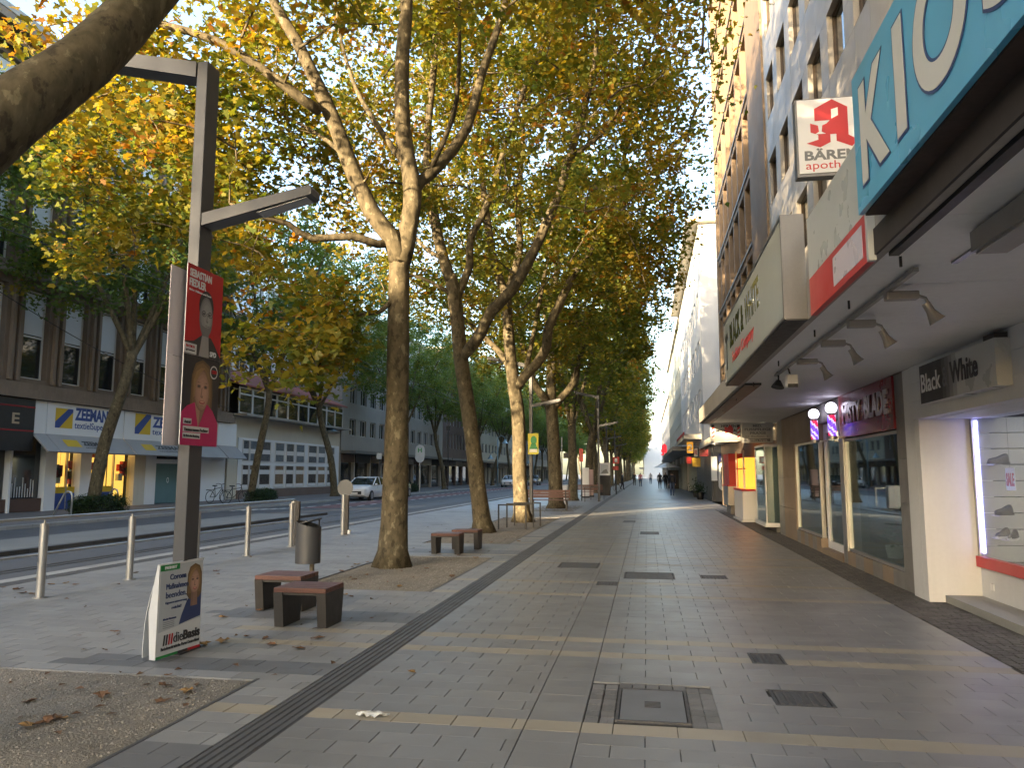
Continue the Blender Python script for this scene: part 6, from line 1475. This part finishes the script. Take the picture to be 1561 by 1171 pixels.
o = thing('white_cabinet', 'pale utility cabinet behind the dark plane tree', 'cabinet', (-5.0, 38.5, 0)); q = at_y(857, 770, 38.5); MB().box(q.x - .35, q.x + .3, 38.3, 38.7, 0, 1.05, bev=.02).build('body', M_pale, o); box('door', M_wpl, o, q.x - .32, q.x + .27, 38.285, 38.299, .08, 1.0)
hoop(-4.6, 41.5, .8, .9, 'tall steel bike stand beside the pale cabinet', m=M_galv); hoop(-3.1, 44.5, .8, .85, 'steel stand at the foot of the dark lamp post'); hoop(-3.0, 48, .8, .85, 'steel stand past the dark lamp post')
for i, (u_, y_, h_, lb) in enumerate(((893, 52, 2.0, 'white info column left of the far benches'), (900, 54, 1.9, 'pinkish info column beside the white one'))):
    q = at_y(u_, 755, y_); o = thing('info_column', lb, 'column', (q.x, y_, 0)); MB().box(q.x - .22, q.x + .22, y_, y_ + .3, .1, h_, bev=.02).build('body', [M_wpl, mat('pinkish panel', (.42, .28, .25), .6)][i], o); MB().box(q.x - .25, q.x + .25, y_ - .02, y_ + .32, 0, .099).build('foot', M_steel, o)
o = thing('info_pole', 'thin galvanised pole with small plates beyond the pale cabinet', 'pole', (-5.5, 50, 0)); q = at_y(857, 765, 50); MB().cyl((q.x, 50, 0), (q.x, 50, 4.0), .045).build('post', M_galv, o); box('plate', M_black, o, q.x + .1, q.x + .9, 49.95, 50, 2.6, 2.95)
# planters by the corner shop
for i, (x_, y_) in enumerate(((3.3, 50), (3.35, 55))):
    o = thing('planter', ['dark planter with small shrub by the corner shop', 'second dark planter further along the corner shop'][i], 'planter', (x_, y_, 0)); MB().tube([(x_, y_, 0), (x_, y_, .45)], [.18, .26], 10).build('pot', M_black, o); g = np.random.default_rng(5 + i); leaf_mesh('foliage', g.normal(0, .2, (60, 3)) + np.array([0, 0, .7]), g.uniform(.1, .6, 60), 5, .09, .05, RHOMB, g, M_hedge, o)

# ------------------------------------------------------------------ people
def person(x, y, rz, label, top, legs, hair, skin, stride=.25, h=1.76, bag=None):
    o = thing('person', label, 'person', (x, y, 0), rz, local=True, group='people on the walkway'); k = h / 1.76
    J = {'pel': (0, 0, .95, .15), 'sp': (0, .01, 1.18, .15), 'ch': (0, 0, 1.38, .165), 'nk': (0, .0, 1.52, .062), 'hd': (0, -.02, 1.60, .085), 'tp': (0, -.02, 1.72, .075),
         'lh': (-.10, 0, .90, .115), 'lk': (-.10, -stride * .55, .50, .075), 'la': (-.10, -stride * .6, .10, .05), 'lf': (-.10, -stride * .6 - .16, .05, .04),
         'rh': (.10, 0, .90, .115), 'rk': (.10, stride * .25, .50, .075), 'ra': (.10, stride * .95, .14, .05), 'rf': (.10, stride * .95 - .14, .05, .04),
         'ls': (-.19, 0, 1.42, .07), 'le': (-.25, .05, 1.14, .05), 'lw': (-.24, -.07, .90, .036), 'lg': (-.235, -.10, .80, .03),
         'rs': (.19, 0, 1.42, .07), 're': (.25, .06, 1.14, .05), 'rw': (.24, -.02, .90, .036), 'rg': (.235, -.05, .80, .03)}
    E_ = [('pel', 'sp'), ('sp', 'ch'), ('ch', 'nk'), ('nk', 'hd'), ('hd', 'tp'), ('pel', 'lh'), ('lh', 'lk'), ('lk', 'la'), ('la', 'lf'), ('pel', 'rh'), ('rh', 'rk'), ('rk', 'ra'), ('ra', 'rf'), ('ch', 'ls'), ('ls', 'le'), ('le', 'lw'), ('lw', 'lg'), ('ch', 'rs'), ('rs', 're'), ('re', 'rw'), ('rw', 'rg')]
    nm = list(J); me = bpy.data.meshes.new('body'); me.from_pydata([tuple(c * k for c in J[n][:3]) for n in nm], [(nm.index(a), nm.index(b)) for a, b in E_], [])
    t = bpy.data.objects.new('t', me); col.objects.link(t); t.modifiers.new('sk', 'SKIN'); t.modifiers.new('ss', 'SUBSURF').levels = 1
    for i, n in enumerate(nm): me.skin_vertices[0].data[i].radius = (J[n][3] * k, J[n][3] * k * (.72 if n in ('pel', 'sp', 'ch') else 1))
    me.skin_vertices[0].data[0].use_root = True
    bpy.context.view_layer.update(); m2 = bpy.data.meshes.new_from_object(t.evaluated_get(bpy.context.evaluated_depsgraph_get())); bpy.data.objects.remove(t)
    m2.materials.clear(); [m2.materials.append(m_) for m_ in (skin, top, legs, M_black, hair)]
    for p in m2.polygons:
        c = p.center / k; p.use_smooth = True
        p.material_index = 3 if c.z < .10 else 2 if c.z < .97 and abs(c.x) < .2 else (4 if c.z > 1.66 or (c.z > 1.56 and c.y > .015) else 0) if c.z > 1.50 else 0 if c.z < .88 else 1
    b = bpy.data.objects.new('body', m2); col.objects.link(b); b.parent = o
    if bag: MB().box(-.14 * k, .14 * k, .13, .26, 1.05 * k, 1.45 * k, bev=.04).build('backpack', bag, o)
    return o
M_sk = mat('skin', (.42, .26, .19), .6); M_hd = mat('dark hair', (.02, .016, .012), .7); M_jd = mat('navy jacket', (.018, .022, .04), .8); M_jn = mat('blue jeans', (.05, .08, .15), .85); M_dk = mat('dark cloth', (.02, .02, .022), .85); M_pk = mat('pink coat', (.42, .16, .18), .8); M_lt = mat('light shirt', (.5, .5, .5), .8)
person(1.79, 56.4, R_(180), 'person in dark jacket and blue jeans walking away in the middle distance', M_jd, M_jn, M_hd, M_sk, bag=M_dk); person(1.35, 82, R_(175), 'person in black near the white parasol', M_dk, M_dk, M_hd, M_sk, .15); person(1.9, 80, R_(20), 'person in dark clothes standing under the parasol edge', M_dk, M_dk, M_hd, M_sk, .05)
person(-.75, 97, R_(180), 'person in pink coat far down the walkway', M_pk, M_jn, M_hd, M_sk, .3); person(-1.6, 104, R_(180), 'person in dark coat left of the pink coat', M_dk, M_dk, M_hd, M_sk, .2); person(-2.4, 78, R_(90), 'person in black by the far benches', M_dk, M_dk, M_hd, M_sk, .2); person(.6, 120, R_(0), 'pale dressed person at the far end of the walkway', M_lt, M_jn, M_hd, M_sk, .3)

# ------------------------------------------------------------------ fallen leaves and litter
M_dry = [mat('dry leaf', (.19, .095, .045), .75, var=.2, scale=20), mat('dry brown leaf', (.12, .065, .035), .8, var=.2, scale=20), mat('ochre leaf', (.26, .15, .05), .75, var=.2, scale=20)]
dl = []
for i in range(6):
    g = random.Random(40 + i); vs = [((a + g.uniform(-.05, .05)) * .115, (b - .45) * .115, .006 + g.uniform(0, .018) + abs(a) * .02) for a, b in LOBES]; me = bpy.data.meshes.new('fallen_leaf'); n = len(vs); vs.append((0, 0, .006)); me.from_pydata(vs, [], [(j, (j + 1) % n, n) for j in range(n)]); me.materials.append(M_dry[i % 3]); dl.append(me)
def ground(u, v): d = ray(u, v); t = -EYE / d.z; return d * t
LG = 'dry leaves lying on the paving'
SP = [(175, 965, 'lone brown leaf on the paving left of the poster stand'), (250, 1072, 'large curled brown leaf on the nearest gravel'), (92, 1097, 'long dry leaf on the nearest gravel'), (68, 1104, None), (80, 1098, None), (45, 1110, None), (255, 1032, None), (252, 1048, None), (285, 1056, None), (155, 1064, None), (45, 1072, None), (340, 943, None), (375, 972, None), (405, 975, None), (340, 980, None), (415, 985, None), (455, 991, None), (310, 985, None), (395, 932, None), (515, 912, None), (525, 908, None), (535, 911, None), (505, 915, None), (628, 1027, 'single leaf on the grey paving right of the guide strip'), (560, 878, None), (540, 885, None), (100, 890, None), (115, 893, None), (35, 906, None), (52, 907, None), (5, 897, None), (28, 900, None), (78, 892, None), (650, 868, None), (690, 880, None), (545, 862, None), (560, 858, None), (520, 872, None), (790, 826, None), (750, 828, None), (700, 848, None), (725, 852, None), (330, 872, None), (205, 875, None), (610, 895, None), (500, 900, None), (485, 975, None)]
for i, (u_, v_, lb) in enumerate(SP):
    p = ground(u_, v_); o = bpy.data.objects.new('fallen_leaf', dl[i % 6]); col.objects.link(o); o.location = (p.x, p.y, .004); o.rotation_euler = (rnd.uniform(-.15, .15), rnd.uniform(-.15, .15), rnd.uniform(0, 6.28)); s_ = rnd.uniform(.7, 1.25); o.scale = (s_, s_, s_); tag(o, lb or ('dry brown leaf on a gravel tree bed' if (p.x < -3 and any(a < p.x < b and c < p.y < d for a, b, c, d in PITS)) else 'dry brown leaf scattered on the paving near the trees'), 'leaf', LG)
g = np.random.default_rng(77); n = 300; mb = MB()
for i in range(n):
    x_, y_ = (g.uniform(-5.2, -3.0), g.uniform(2, 40)) if g.random() < .6 else (g.uniform(-9.0, -2.6), g.uniform(3, 40))
    a = g.uniform(0, 6.28); s_ = g.uniform(.01, .045); c_, q_ = math.cos(a) * s_, math.sin(a) * s_; mb.quad((x_ - c_, y_ - q_, .01), (x_ + q_ * .6, y_ - c_ * .6, .012 + g.uniform(0, .02)), (x_ + c_, y_ + q_, .014), (x_ - q_ * .6, y_ + c_ * .6, .012 + g.uniform(0, .02)))
mb.build('leaf_litter', M_dry[1], label='small dry leaf crumbs blown under the tree row', cat='leaf litter', kind='stuff', keep=True)
p = ground(568, 1093); mb = MB(); g = random.Random(3); N_ = 8; vs = [(p.x + (i / N_ - .5) * .22, p.y + (j / 4 - .5) * .09 * (1 - abs(i / N_ - .5)), .004 + g.uniform(0, .03)) for i in range(N_ + 1) for j in range(5)]
mb.add(vs, [(i * 5 + j, (i + 1) * 5 + j, (i + 1) * 5 + j + 1, i * 5 + j + 1) for i in range(N_) for j in range(4)]); tag(mb.build('plastic_scrap', mat('clear plastic scrap', (.5, .52, .52), .25, var=.2, scale=30)), 'crumpled piece of clear plastic on the grey paving', 'litter')
